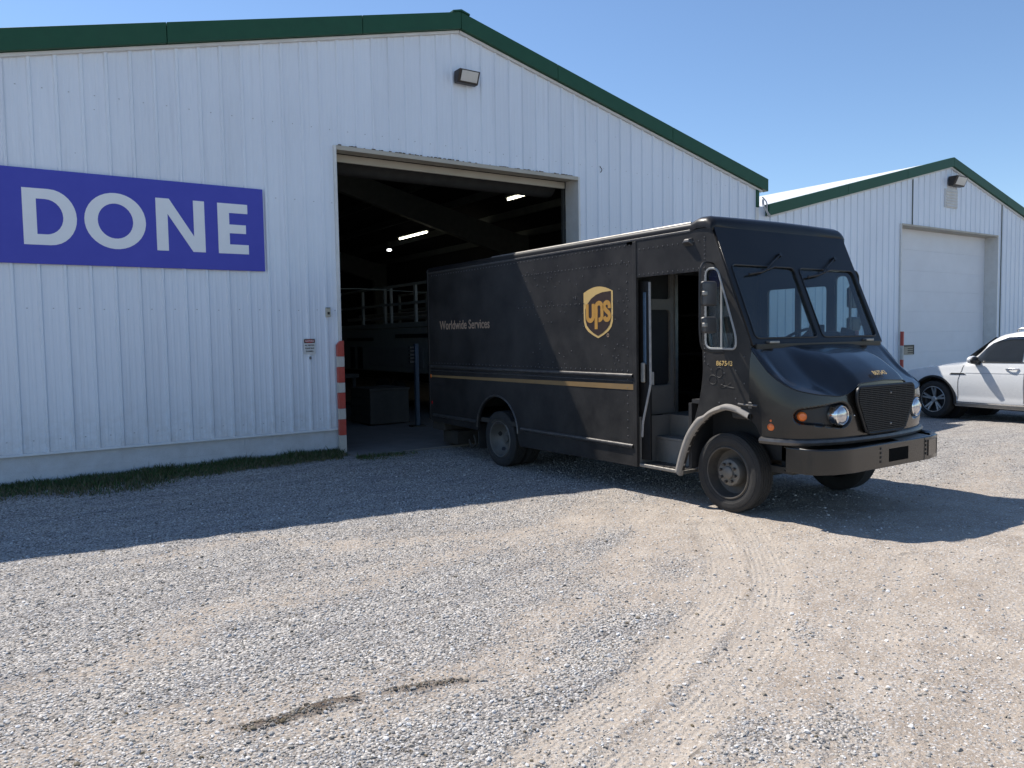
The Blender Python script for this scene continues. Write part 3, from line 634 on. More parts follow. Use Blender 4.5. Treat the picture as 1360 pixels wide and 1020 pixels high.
# notice
M_NW = mat('notice_white', (.66, .66, .64), .5, var=.05); M_RED = mat('notice_red', (.42, .025, .025), .45, var=.08)
nt = thing('notice_sign', 'small white notice with a red and black heading left of the bay door', 'sign', (-.51, -.04, 1.60))
plate('board', rrect(-.60, -.42, 1.613, 1.846, .012), [], .004, (0, -.034, 0), X_, Z_, M_NW, nt)
plate('heading', rrect(-.593, -.427, 1.778, 1.838, .01), [], .002, (0, -.0375, 0), X_, Z_, M_BLACK, nt)
plate('heading_oval', arc(-.51, 1.808, .076, .025, 0, 350, 24), [], .002, (0, -.040, 0), X_, Z_, M_RED, nt)
text('lettering', 'NOTICE', .036, .001, (-.51, -.042, 1.796), X_, Z_, M_NW, nt, 1., .0008, 'CENTER')
for zz, s in ((1.735, 'ALL VISITORS'), (1.690, 'PLEASE RING'), (1.645, 'DOORBELL')):
    text('lettering', s, .030, .001, (-.51, -.0375, zz), X_, Z_, M_BLACK, nt, .78, .0012, 'CENTER')
bb = thing('doorbell', 'tiny black doorbell button under the notice sign', 'doorbell', (-.50, -.03, 1.54)); MB().box(-.515, -.487, -.045, -.02, 1.535, 1.575).build('case', M_BLACK, bb, bevel=.004); MB().cyl((-.501, -.046, 1.556), (-.501, -.052, 1.556), .007, 12).build('button', M_NW, bb, smooth=True)
sb = thing('switch_box', 'small beige control box on the wall beside the bay door', 'box', (-.21, -.03, 2.2)); MB().box(-.245, -.175, -.07, -.02, 2.17, 2.30).build('case', mat('aged_beige', (.5, .46, .36), .5), sb, bevel=.006); MB().box(-.228, -.192, -.076, -.068, 2.205, 2.245).build('button', M_BLACK, sb, bevel=.003); MB().box(-.24, -.18, -.075, -.02, 2.30, 2.312).build('lid', M_STEELIN, sb)
wh = MB(); wh.tube(spline([(5.25, -.03, 5.02), (5.24, -.05, 5.0), (5.26, -.07, 4.95), (5.24, -.05, 4.90)], 4), .008, 6); tag(wh.build('wall_hook', M_BLACK, at=(5.25, -.03, 4.9)), 'tiny dark hook on the wall right of the bay door', 'hook')
# striped guards
M_ORED = mat('reflective_red', (.52, .045, .025), .4, var=.1, dust=((.4, .3, .25), .25, 9)); M_OWH = mat('reflective_white', (.62, .58, .52), .45, var=.08, dust=((.35, .3, .25), .3, 9))
gp = thing('guard_post', 'red and white striped guard strip on the left side of the bay door', 'guard post', (-.05, -.06, .08))
zs = [1.805, 1.565, 1.405, 1.165, 1.01, .765, .60, .355, .08]
for i in range(8):
    za, zb_ = zs[i+1]+.001, zs[i]-.001
    poly = [(-.105, za), (.0, za), (.0, zb_), (-.105, zb_)]
    if i == 0: poly = [(-.105, za), (.0, za), (.0, zb_), (-.05, zb_), (-.105, zb_-.06)]
    MB().prism(poly, 1, -.125, -.052).build('stripe', M_ORED if i % 2 == 0 else M_OWH, gp, bevel=.004)
g2 = thing('guard_post', 'red and white striped guard strip by the smaller building\'s door', 'guard post', (15.78, -.06, .05))
for i, (za, zb_) in enumerate(((1.42, 1.80), (1.05, 1.415), (.66, 1.045), (.28, .655))):
    MB().box(15.745, 15.80, -.10, -.025, za, zb_).build('stripe', M_ORED if i % 2 == 0 else M_OWH, g2, bevel=.004)
dp = thing('door_plate', 'small dark plate beside the guard strip on the smaller building\'s door', 'sign', (16.2, .33, 1.15)); MB().box(16.60, 17.10, .335, .352, 1.15, 1.42).build('board', mat('plate_tan', (.30, .27, .21), .5), dp); MB().box(16.60, 17.10, .325, .334, 1.375, 1.42).build('border', M_BLACK, dp); MB().box(17.06, 17.10, .325, .334, 1.15, 1.374).build('border', M_BLACK, dp)
for zz in (1.31, 1.25, 1.19): MB().box(16.78, 17.04, .327, .334, zz, zz+.025).build('text_line', M_BLACK, dp)
# ceiling lights inside
M_TUBE = mat('lit_tube', (1., .93, .74), .4, var=.01, emit=7.)
def strip(x, ya, yb, z, label):
    t = thing('strip_light', label, 'light', (x, (ya+yb)/2, z), 'lit ceiling lights inside the bay'); MB().box(x-.07, x+.07, ya, yb, z+.03, z+.09).build('fixture', M_STEELIN, t); MB().cyl((x, ya+.03, z), (x, yb-.03, z), .028, 10).build('tube', M_TUBE, t, smooth=True)
strip(5.61, 2.33, 3.66, 5.0, 'lit tube light nearest the bay door, upper right'); strip(6.3, 8.9, 10.75, 4.93, 'lit tube light farther inside the bay, left of the nearer one')
t = thing('round_light', 'small round lit lamp deepest inside the bay', 'light', (7.58, 14.2, 5.0), 'lit ceiling lights inside the bay'); MB().cyl((7.58, 14.2, 5.03), (7.58, 14.2, 5.3), .1, 16).build('housing', M_STEELIN, t); MB().sphere((7.58, 14.2, 5.0), .08, 14, 8, (1, 1, .5)).build('bulb', mat('lit_bulb', (.95, .97, 1.), .4, var=.01, emit=9.), t, smooth=True)

# ------------------------------------------------------------------ things inside the bay
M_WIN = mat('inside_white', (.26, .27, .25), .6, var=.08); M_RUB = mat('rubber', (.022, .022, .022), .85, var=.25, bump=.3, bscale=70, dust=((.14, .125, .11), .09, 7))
tr = thing('service_trailer', 'white service trailer with pipe rack parked inside the dark bay', 'trailer', (4.6, 6.4, .09))
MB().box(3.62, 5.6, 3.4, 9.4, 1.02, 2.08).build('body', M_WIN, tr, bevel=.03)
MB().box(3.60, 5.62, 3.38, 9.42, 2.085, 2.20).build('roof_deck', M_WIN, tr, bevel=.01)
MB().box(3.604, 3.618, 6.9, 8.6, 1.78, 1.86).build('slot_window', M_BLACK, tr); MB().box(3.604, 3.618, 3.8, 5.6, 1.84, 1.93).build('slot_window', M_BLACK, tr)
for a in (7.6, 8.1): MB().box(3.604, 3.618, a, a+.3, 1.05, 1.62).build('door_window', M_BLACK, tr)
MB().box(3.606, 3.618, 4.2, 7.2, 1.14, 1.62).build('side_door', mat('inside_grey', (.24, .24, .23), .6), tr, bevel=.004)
for yy in (3.5, 4.6, 5.9, 6.25, 7.6, 9.3):
    for xx in (3.66, 5.54): MB().box(xx-.03, xx+.03, yy-.04, yy+.04, 2.2, 3.05).build('rack_post', M_WIN, tr)
for xx in (3.66, 5.54):
    for zz in (2.62, 3.05): MB().box(xx-.025, xx+.025, 3.44, 9.36, zz, zz+.06).build('rack_rail', M_WIN, tr)
for k in range(4): MB().tube([(3.9+.3*k, 3.6, 2.32+.12*(k % 2)), (3.9+.35*k, 9.2, 2.36+.1*(k % 2))], .04, 8).build('pipe', mat('inside_pipe', (.2, .2, .19), .5), tr)
for yy in (5.9, 6.8):
    for xx in (3.7, 5.3):
        w = MB().lathe([(.14, 0), (.33, .01), (.36, .05), (.36, .16), (.33, .2), (.14, .2)], (xx, yy, .45), X_, 24).build('wheel', M_RUB, tr, smooth=True)
MB().box(4.0, 5.2, 3.3, 9.5, .82, 1.0).build('chassis', M_BLACK, tr); MB().tube([(4.6, 3.3, .85), (4.6, 2.3, .7)], .06, 8).build('drawbar', M_BLACK, tr); MB().cyl((4.6, 2.45, .09), (4.6, 2.45, .8), .04, 10).build('jack_stand', M_BLACK, tr)
bl = thing('blue_post', 'slim post with reflected daylight painted on as blue, standing inside the bay behind the truck', 'post', (2.35, 2.3, .09)); MB().box(2.42, 2.50, 2.25, 2.33, .11, 1.72).build('post', mat('daylight_blue', (.05, .075, .11), .6), bl, bevel=.01); MB().box(2.32, 2.6, 2.2, 2.4, .09, .11).build('base_plate', M_BLACK, bl)  # blue of reflected daylight is put into the post's colour
for k in range(5): MB().box(2.32, 2.415, 2.28, 2.34, 1.35+.07*k, 1.385+.07*k).build('bracket', M_BLACK, bl)
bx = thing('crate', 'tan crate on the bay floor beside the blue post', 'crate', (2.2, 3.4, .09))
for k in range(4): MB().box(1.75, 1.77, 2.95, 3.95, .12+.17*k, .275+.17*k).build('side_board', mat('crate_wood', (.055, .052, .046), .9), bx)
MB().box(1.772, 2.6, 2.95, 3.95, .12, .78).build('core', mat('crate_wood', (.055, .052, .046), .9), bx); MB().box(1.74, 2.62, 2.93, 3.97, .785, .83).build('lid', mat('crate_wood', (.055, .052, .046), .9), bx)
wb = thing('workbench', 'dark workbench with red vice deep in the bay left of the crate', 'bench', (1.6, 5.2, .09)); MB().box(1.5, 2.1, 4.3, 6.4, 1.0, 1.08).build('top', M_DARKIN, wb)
for a in (1.55, 2.0):
    for b in (4.4, 6.2): MB().box(a, a+.07, b, b+.07, .09, 1.0).build('leg', M_DARKIN, wb)
MB().box(1.55, 2.05, 4.5, 6.1, .4, .44).build('shelf', M_DARKIN, wb); MB().box(1.6, 1.78, 4.36, 4.6, 1.08, 1.3).build('vice', mat('vice_red', (.32, .03, .02), .5), wb, bevel=.02)

# ------------------------------------------------------------------ delivery truck (faces -Y, kerb side at x = 1.34)
def truck_paint(name, c, amt):
    m = mat(name, c, .36, var=.12, scale=2.5, dust=((.16, .15, .14), amt, 2.2), coat=.04, bump=.05, bscale=2.2, spec=.25)
    return m
M_BROWN = truck_paint('brown_truck_paint', (.0075, .007, .0075), .06)
M_BROWN2 = truck_paint('brown_dusty_paint', (.008, .0076, .0078), .27)
M_FRONT = mat('brown_nose_paint', (.009, .0078, .007), .25, var=.1, scale=3, dust=((.13, .115, .09), .05, 3), coat=.35)
M_GREYRUB = mat('grey_fender_rubber', (.20, .19, .18), .7, var=.15, scale=8, dust=((.4, .36, .3), .4, 5))
M_RAIL = mat('worn_rail', (.10, .095, .09), .33, metal=.5, var=.3, scale=12)
M_ALU = mat('worn_aluminium', (.32, .31, .29), .42, metal=.85, var=.2, scale=9, dust=((.25, .22, .18), .4, 6))
M_CHROME = mat('chrome', (.75, .75, .74), .12, metal=1., var=.04)
M_STRIPE = mat('stripe_vinyl', (.27, .165, .06), .45, var=.15, scale=3, dust=((.15, .13, .1), .3, 4)); M_GOLD = mat('gold_vinyl', (.52, .27, .055), .4, var=.06, scale=3); M_GOLDL = mat('pale_gold_vinyl', (.66, .45, .17), .4, var=.06, scale=3)
M_LOGOB = mat('logo_brown', (.045, .026, .018), .35, var=.15, scale=4); M_TANT = mat('tan_lettering', (.36, .25, .17), .5, var=.06)
M_AMBER = mat('amber_lens', (.75, .16, .02), .2, var=.1, coat=.5); M_REDL = mat('red_lens', (.35, .015, .015), .25, var=.1)
M_GREYIN = mat('cab_grey', (.15, .145, .135), .6, var=.12, scale=5, dust=((.28, .25, .21), .3, 4)); M_CABD = mat('cab_dark', (.02, .02, .021), .7, var=.2)
M_WS = glass('windscreen_glass', (.80, .87, .90)); M_SG = glass('side_glass', (.82, .90, .90)); M_MIR = mat('mirror_shell', (.065, .065, .066), .4, var=.1); M_CH = mat('chassis_black', (.018, .017, .016), .8, var=.3, dust=((.15, .13, .1), .35, 5))
XS, XE, XC = 1.34, 3.50, 2.42
TK = thing('delivery_truck', 'dark brown step van with gold shield emblem parked in front of the bay door', 'truck', (XC, -3.6, .03))
# cargo side with wheel arch
def side_poly():
    p = [(-.34, 2.86), (-5.12, 2.86), (-5.12, .372), (-2.89, .352), (-2.86, .37)]
    p += arc(-2.31, .52, .50, .465, 180, 0, 16)[0:]
    return p+[(-1.80, .475), (-.40, .50), (-.34, .56)]
for nm, x in (('cargo_side', XS+.02), ('cargo_side', XE-.02)):
    cs = plate(nm, side_poly(), [], .04, (x, 0, 0), Y_, Z_, M_BROWN2 if x < 2 else M_BROWN, TK, bevel=.004)
    if x < 2: CS = cs
# roof: rounded cross section
prof = [(XS+.001, 2.855)]+[(XS+.06-.06*math.cos(R(a)), 2.88+.06*math.sin(R(a))) for a in range(0, 91, 15)]+[(XC, 2.965)]+[(XE-.06+.06*math.sin(R(a)), 2.88+.06*math.cos(R(a))) for a in range(0, 91, 15)]+[(XE-.001, 2.855)]
MB().grid([[(x, y, z) for x, z in prof] for y in (-.335, -2, -4, -5.93)]).build('roof', M_BROWN, TK, smooth=True, ang=50)
for x in (XS-.006, XE-.02): MB().box(x, x+.026, -5.93, -.36, 2.835, 2.862).build('drip_rail', M_RAIL, TK, bevel=.006)
MB().tube([(XS+.045, -5.9, 2.935), (XS+.045, -2.2, 2.935)], .012, 6).build('roof_edge_strip', M_ALU, TK)
# roof front cap
capy = [(-5.90, 2.95, 0), (-6.02, 2.985, .01), (-6.13, 2.98, .012), (-6.19, 2.95, .012), (-6.215, 2.90, .012), (-6.215, 2.845, .006), (-6.19, 2.835, 0)]
P = []
for y, z, o in capy:
    row = []
    for x, dz in [(XS-o, -.12), (XS-o, -.07), (XS+.02-o, -.03), (XS+.07, -.005), (XC-.5, .004), (XC, .008), (XC+.5, .004), (XE-.07, -.005), (XE-.02+o, -.03), (XE+o, -.07), (XE+o, -.12)]:
        row.append((x, y, max(z+dz, 2.80) if y > -6.2 else max(z+dz*.6, 2.80)))
    P.append(row)
MB().grid(P).build('roof_cap', M_BROWN, TK, smooth=True, ang=60)
MB().box(XS, XE, -5.14, -5.0, 2.80, 2.86).build('roof_bow', M_CABD, TK)
# rear
MB().box(XS+.04, XE-.04, -.38, -.34, .52, 2.90).build('rear_wall', M_BROWN, TK, bevel=.01)
for x in (XS+.025, XE-.025): MB().cyl((x, -.35, .52), (x, -.35, 2.90), .035, 12).build('corner_post', M_BROWN, TK, smooth=True)
for k in range(6): MB().box(XS+.35, XE-.35, -.345, -.325, .70+.34*k, 1.03+.34*k).build('roll_door_slat', M_BROWN, TK, bevel=.006)
MB().box(XS+.06, XE-.06, -.70, -.30, .36, .50).build('rear_bumper', M_CH, TK, bevel=.02); MB().box(XS+.2, XS+.75, -.85, -.40, .14, .355).build('rear_step', M_CH, TK, bevel=.02)
MB().tube(spline([(XS+.12, -1.5, .36), (XS+.12, -1.55, .24), (XS+.12, -1.42, .20), (XS+.12, -1.36, .28)], 4), .018, 6).build('tow_hook', M_CH, TK)
# rails, stripe
def rail(y0, y1, z, r, name='rub_rail'):
    a = arc(0, 0, r, r, 90, 270, 8); MB().grid([[(XS-.001+p*1.0, y, z+q) for p, q in a] for y in (y0, y1)]).build(name, M_RAIL, TK, smooth=True, ang=80)
rail(-.40, -5.09, 1.372, .024); rail(-2.92, -5.09, .592, .024); rail(-.46, -1.80, .60, .024)
rail(-.40, -5.09, 1.312, .008)
plate('gold_stripe', [(-.42, 1.205), (-5.095, 1.217), (-5.095, 1.280), (-.42, 1.236)], [], .002, (XS-.003, 0, 0), Y_, Z_, M_STRIPE, TK)
MB().box(XS-.008, XS+.03, -5.150, -5.095, .372, 2.83).build('door_pillar', M_BROWN2, TK, bevel=.004)
ar = [(-2.31+.52*math.cos(R(a)), .52+.485*math.sin(R(a))) for a in range(0, 181, 12)]
MB().tube([(XS-.002, y, z) for y, z in ar], .013, 6).build('arch_trim', M_RAIL, TK, smooth=True)
# markings
def gold_logo():
    cy, cz = -4.51, 2.085; s = 1.
    Uv = Vector((0, -1, 0))      # reads left to right seen from -X
    def pl_(nm, outer, holes, lift, m): return plate(nm, outer, holes, .0016, (XS-lift, cy, cz), Uv, Z_, m, lg)
    W, T_, B_ = .258, .255, -.295
    top = [(-W+2*W*i/20, T_-.07+.085*math.sin(math.pi*(.12+.76*i/20))) for i in range(21)]
    def shield(w, tp, bt, k):
        t = [(-w+2*w*i/20, tp-.075+.09*math.sin(math.pi*(.10+.80*i/20))-.0) for i in range(21)]
        rs = [(w, .0), (w*.99, -.10), (w*.90, -.165), (w*.70, -.215), (w*.35, bt+.035), (0, bt)]
        return t+[(x, z*k) if z > bt+.04 else (x, z) for x, z in rs]+[(-x, z*k if z > bt+.04 else z) for x, z in rs[-2::-1]]
    global lg
    o_ = plate('shield_emblem', shield(W, .285, -.295, 1.), [], .0016, (XS-.002, cy, cz), Uv, Z_, M_GOLDL, TK); lg = o_
    inner = [(-.228, -.005), (-.228, .045), (-.19, .105), (-.12, .165), (-.03, .208), (.08, .232), (.228, .238), (.228, .0), (.222, -.09), (.20, -.145), (.15, -.192), (.08, -.235), (0, -.268), (-.08, -.235), (-.15, -.192), (-.20, -.145), (-.222, -.09)]
    pl_('shield_field', inner, [], .004, M_LOGOB)
    w = .052; zc = -.02
    def st(nm, pts): 
        pl_(nm, stroke2d(pts, w), [], .006, M_GOLD)
    st('letter_u', [(-.190, .105), (-.190, -.03)]+[(-.135+.055*math.cos(R(a)), -.035+.055*math.sin(R(a))) for a in range(180, 361, 20)]+[(-.080, .105)])
    st('letter_p', [(-.030, -.19), (-.030, .06)]+[(.022+.052*math.cos(R(a)), .062+.048*math.sin(R(a))) for a in range(180, -1, -20)]+[(.074, -.03)]+[(.022+.052*math.cos(R(a)), -.035+.05*math.sin(R(a))) for a in range(0, -120, -20)])
    st('letter_s', [(.203, .045)]+[(.158+.045*math.cos(R(a)), .070+.042*math.sin(R(a))) for a in range(20, 221, 20)]+[(.150, .018), (.185, -.005)]+[(.158+.045*math.cos(R(a)), -.04+.045*math.sin(R(a))) for a in range(30, -181, -20)])
    pl_('registered_mark', arc(.17, -.262, .020, .022, 0, 340, 16), [arc(.17, -.262, .012, .014, 0, 340, 12)], .0025, M_TANT)
gold_logo()
text('lettering', 'Worldwide Services', .185, .0016, (XS-.002, -.735, 1.955), (0, -1, 0), Z_, M_TANT, TK, .93, .0030)
text('lettering', '867543', .066, .0016, (XS-.002, -6.262, 1.512), (0, -1, 0), Z_, M_GOLDL, TK, 1.0, .0006)
# finger scribble in the dust
scr = MB()
for P_ in ([(-6.22+.048*math.cos(R(a)), 1.372+.045*math.sin(R(a))) for a in range(0, 361, 24)], [(-6.30+.042*math.cos(R(a)), 1.445+.05*math.sin(R(a))) for a in range(0, 361, 24)], [(-6.33, 1.40), (-6.36, 1.35), (-6.32, 1.30), (-6.38, 1.31), (-6.44, 1.345)], [(-6.32, 1.33), (-6.40, 1.31), (-6.48, 1.30)]):
    scr.tube([(XS-.001, y, z) for y, z in P_], .0035, 4)
tag(scr.build('finger_scribble', M_CABD, TK), kind='stuff')
# rivets
rv = MB()
def rivet(y, z, x=XS): rv.sphere((x-.001, y, z), .0075, 6, 4)
for k in range(60): rivet(-.5-k*.077, 2.80)
for k in range(26): rivet(-2.9-k*.085, 2.20)
for k in range(30): rivet(-3.0-k*.07, 2.62)
for yy in (-3.55, -3.62): 
    for zz in (2.55, 2.25, 2.0): rivet(yy, zz)
for k in range(50): rivet(-.5-k*.092, 1.43)
for k in range(14): rivet(-5.2-k*.07, 2.47); rivet(-5.2-k*.07, 2.74)
for k in range(30): rivet(-6.115, 1.55+k*.042)
for k in range(22): rivet(-5.0-random.uniform(0, .05)*0, .7+.09*k)
for y, z in ((-6.16, 1.52), (-6.2, 1.47), (-6.36, 1.44), (-6.5, 1.47), (-6.5, 1.2), (-6.3, 1.15), (-6.2, 1.02), (-6.6, 1.35), (-6.6, 1.6)): rivet(y, z)
for k in range(70): rivet(-3.0-random.uniform(0, 2.0), random.uniform(1.45, 2.75))
tag(rv.build('rivets', mat('rivet_metal', (.16, .16, .16), .35, metal=.6), TK, smooth=True), kind='stuff')
for y, z, m in ((-.43, .80, M_REDL), (-.41, 1.22, M_AMBER)): MB().sphere((XS-.004, y, z), .022, 10, 6, (.4, 1, 1.3)).build('side_marker', m, TK, smooth=True)
# --- cab shell
ARCH = [(-6.67, 1.012), (-6.533, 1.064), (-6.407, 1.084), (-6.305, 1.062), (-6.182, 1.009), (-6.045, .892), (-5.934, .745), (-5.852, .558), (-5.789, .362)]
EDGE = [(-5.757, .375), (-5.883, .716), (-6.025, 1.095), (-6.085, 1.399), (-6.086, 1.623), (-6.067, 1.996), (-6.035, 2.44)]
QWIN = round_poly([(-6.130, 1.676), (-6.505, 1.672), (-6.500, 1.80), (-6.275, 2.455), (-6.13, 2.455)], .085, 5)
plate('cab_side', [(-5.125, 2.86), (-6.19, 2.86), (-6.66, 1.75), (-6.67, 1.70)]+spline(ARCH, 3)+spline(EDGE, 3)+[(-5.125, 2.44)], [QWIN], .04, (XS+.02, 0, 0), Y_, Z_, M_BROWN2, TK, bevel=.003)
DWIN = round_poly([(-5.22, 1.62), (-6.03, 1.62), (-6.03, 2.345), (-5.22, 2.345)], .05, 4)
plate('cab_side', [(-5.125, 2.86), (-6.19, 2.86), (-6.66, 1.75), (-6.67, 1.70)]+spline(ARCH, 3)+[(-5.125, .36)], [QWIN, DWIN], .04, (XE-.02, 0, 0), Y_, Z_, M_BROWN, TK, bevel=.003)
MB().box(XE-.035, XE-.005, -5.68, -5.61, 1.60, 2.37).build('window_mullion', M_BLACK, TK)
plate('side_window', DWIN, [], .005, (XE-.03, 0, 0), Y_, Z_, M_SG, TK)
for x, s in ((XS+.018, -1), (XE-.018, 1)):
    q = plate('quarter_window', QWIN, [], .005, (x, 0, 0), Y_, Z_, M_SG, TK)
    ring = QWIN+QWIN[:1]
    MB().tube([(XS-.002 if s < 0 else XE+.002, y, z) for y, z in ring], .011, 6).build('window_seal', mat('grey_seal', (.30, .31, .31), .45), q, smooth=True)
    MB().box(x-.012, x+.012, -6.325, -6.305, 1.69, 2.33).build('window_bar', mat('grey_seal', (.3, .31, .31), .45), q)
# header lamp bracket over the door
MB().hexa([(XS-.05, -5.95, 2.735), (XS-.05, -5.87, 2.735), (XS, -5.85, 2.70), (XS, -5.97, 2.70)], [(XS-.04, -5.94, 2.765), (XS-.04, -5.88, 2.765), (XS, -5.86, 2.78), (XS, -5.96, 2.78)]).build('step_lamp', M_RAIL, TK, bevel=.006)
# front panel with windscreen openings
O_ = Vector((XC, -6.67, 1.70)); V_ = Vector((0, .48, 1.16)).normalized()
pane = lambda a, b: round_poly([(a, .068), (b, .068), (b-.0, .838), (a+.0, .838)], .06, 4)
PA, PB = pane(-1.0, -.042), pane(.042, 1.0)
plate('windscreen_frame', [(-1.07, 0), (1.07, 0), (1.062, 1.25), (-1.062, 1.25)], [PA, PB], .045, O_, X_, V_, M_BROWN, TK, bevel=.004)
Wn = X_.cross(V_)
for p_ in (PA, PB):
    w_ = plate('windscreen', p_, [], .006, O_+Wn*.006, X_, V_, M_WS, TK)
    MB().tube([O_+X_*u+V_*v+Wn*.024 for u, v in p_+p_[:1]], .008, 6).build('gasket', M_BLACK, w_, smooth=True)
def on(u, v, w): return O_+X_*u+V_*v+Wn*w
for du, dv in ((0, 0), (.93, .0)):
    w_ = MB().tube([on(-.22+du, .965+dv, .05), on(-.42+du, .86+dv, .06), on(-.52+du, .79+dv, .05)], .008, 6).build('wiper', M_BLACK, TK)
    MB().tube([on(-.80+du, .735+dv, .04), on(-.6+du, .765+dv, .042), on(-.36+du, .835+dv, .04)], .011, 5).build('wiper_blade', M_BLACK, w_)
    MB().cyl(on(-.22+du, .965+dv, .02), on(-.22+du, .965+dv, .06), .022, 10).build('pivot', M_BLACK, w_)
for x in (1.451, 2.281, 2.43, 2.581, 3.40): MB().sphere((x, -6.228, 2.788), .017, 10, 6, (1.3, .8, .8)).build('roof_marker', M_AMBER, TK, smooth=True)
for k in range(4): MB().box(1.62, 1.90, -6.226, -6.205, 2.765-.012*k, 2.770-.012*k).build('vent_slot', M_BLACK, TK)
# hood and nose
HALF = [(1.34, -6.67), (1.346, -6.85), (1.372, -7.0), (1.44, -7.12), (1.58, -7.215), (1.80, -7.285), (2.10, -7.32), (2.42, -7.335)]
PLAN = spline(HALF+[(2*XC-x, y) for x, y in HALF[-2::-1]], 10)
S_ = [0.]
for a, b in zip(PLAN, PLAN[1:]): S_.append(S_[-1]+math.dist(a, b))
S_ = np.array(S_); PX = np.array([p[0] for p in PLAN]); PY = np.array([p[1] for p in PLAN]); SL_ = S_[-1]
def plan(s): return float(np.interp(s, S_, PX)), float(np.interp(s, S_, PY))
def s_at(x, y): return float(S_[np.argmin((PX-x)**2+(PY-y)**2)])
hb = [((1.341, -6.675), 1.69), ((1.343, -6.743), 1.59), ((1.35, -6.857), 1.475), ((1.37, -6.976), 1.375), ((1.43, -7.098), 1.305), ((1.57, -7.205), 1.265), ((1.80, -7.28), 1.238), ((1.94, -7.30), 1.27), ((2.05, -7.315), 1.345), ((2.42, -7.335), 1.365)]
hs = [s_at(*p) for p, _ in hb]; hz = [z for _, z in hb]
def hbz(s): return float(np.interp(min(s, SL_-s), hs, hz))
def zbot(s):
    x, y = plan(s); return float(np.interp(-y, [6.67, 6.733, 6.784, 6.80], [1.012, .959, .873, .82]))
def nrm(s):
    a, b = plan(max(s-.01, 0)), plan(min(s+.01, SL_)); d = Vector((b[0]-a[0], b[1]-a[1], 0)).normalized(); return Vector((d.y, -d.x, 0))
NS, NV = 380, 48; sH, sA = s_at(1.79, -7.28), s_at(1.46, -7.135)
smooth_h = np.array([hbz(SL_*i/NS) for i in range(NS+1)]); smooth_h = np.convolve(np.pad(smooth_h, 6, mode='edge'), np.ones(13)/13, 'valid')
P = []; pocket = np.zeros((NS, NV), int)
for i in range(NS+1):
    s = SL_*i/NS; x, y = plan(s); nn = nrm(s); row = []; sm_ = min(s, SL_-s)
    for j in range(NV+1):
        z = zbot(s)+(smooth_h[i]-zbot(s))*j/NV
        t = (sm_-sA)/(sH-sA); tc = min(max(t, 0), 1); hh = .062+.045*tc; dx = (sm_-sA if t < 0 else (sm_-sH if t > 1 else 0)); q = math.hypot(dx/(hh*1.15), (z-1.07)/hh)
        dep = .055*(1-float(sst(.86, 1.12, q))); bul = .018*math.sin(math.pi*j/NV)
        p = Vector((x, y, z))+nn*(bul-dep); row.append(p)
        if i < NS and j < NV and q < .97: pocket[i, j] = 1
    P.append(row)
mb = MB(); mb.grid(P); mb.mi = [int(pocket[i, j]) for i in range(NS) for j in range(NV)]
nose = mb.build('nose_panel', [M_FRONT, M_BLACK], TK, smooth=True, ang=60)
P = []
for i in range(NS+1):
    s = SL_*i/NS; x, y = plan(s); xf = (x-XS)/(XE-XS); e = min(xf, 1-xf)
    c = -.055*(1-float(sst(.17, .27, e)))*float(sst(.0, .06, e))+.075*float(sst(.19, .29, e))
    B = Vector((x, y, smooth_h[i]))+nrm(s)*.004; T_ = Vector((XS+.02+(XE-XS-.04)*xf, -6.655, 1.715)); row = []
    for j in range(19):
        w = j/18; p = T_.lerp(B, w); p.z += c*(math.sin(math.pi*w**1.25)) ; p += nrm(s)*(.028*math.sin(math.pi*w))*float(sst(.75, .9, w)); row.append(p)
    P.append(row)
HOODP = P
hood = MB().grid(P).build('hood', M_FRONT, TK, smooth=True, ang=60)
lip = [Vector((*plan(s), .835))+nrm(s)*.012 for s in np.linspace(s_at(1.343, -6.80), SL_-s_at(1.343, -6.80), 60)]
MB().tube(lip, .032, 8, sq=(1, 1)).build('nose_lip', M_RAIL, TK, smooth=True)
MB().tube([Vector((*plan(s), smooth_h[int(round(s/SL_*NS))]))+nrm(s)*.006 for s in np.linspace(.02, SL_-.02, 90)], .005, 5).build('hood_edge', M_BLACK, hood)
MB().box(XS+.05, XE-.05, -6.70, -6.62, 1.655, 1.725).build('cowl_panel', M_BROWN, TK, bevel=.01)
for x in (1.62, 3.20): MB().box(x-.07, x+.07, -6.73, -6.68, 1.72, 1.745).build('hood_hinge', M_ALU, TK, bevel=.005)
MB().tube([(XS-.002, -6.671, 1.0), (XS-.002, -6.671, 1.70)], .006, 5).build('hood_seam', M_BLACK, TK)
MB().tube([(XS-.012, -6.54, 1.155), (XS-.014, -6.62, 1.15), (XS-.012, -6.76, 1.15)], .011, 6).build('hood_latch', M_RAIL, TK); MB().box(XS-.022, XS+.0, -6.70, -6.66, 1.12, 1.18).build('latch_plate', M_RAIL, TK, bevel=.004)
# grille
M_GBAR = mat('grille_bar_black', (.009, .009, .010), .6, var=.1)
gy0 = -7.358
gout = round_poly([(1.955, 1.315), (2.885, 1.315), (2.90, 1.20), (2.735, .885), (2.105, .885), (1.94, 1.20)], .07, 4)
gr = plate('grille', gout, [], .02, (0, gy0+.008, 0), X_, Z_, mat('grille_void', (.004, .004, .004), .9, spec=.1), TK)
gb = MB()
def gspan(z):
    xs_ = [a[0]+(b[0]-a[0])*(z-a[1])/(b[1]-a[1]) for a, b in zip(gout, gout[1:]+gout[:1]) if (a[1]-z)*(b[1]-z) < 0]
    return min(xs_)+.012, max(xs_)-.012
for k in range(24):
    z = .905+.0172*k; a, b = gspan(z); MB().box(a, b, gy0-.020, gy0-.003, z-.0045, z+.0045).build('grille_bar', M_GBAR, gr)
for k in range(8):
    x = 2.08+.097*k; MB().box(x-.003, x+.003, gy0-.010, gy0-.004, .90, 1.30).build('grille_upright', M_CABD, gr)
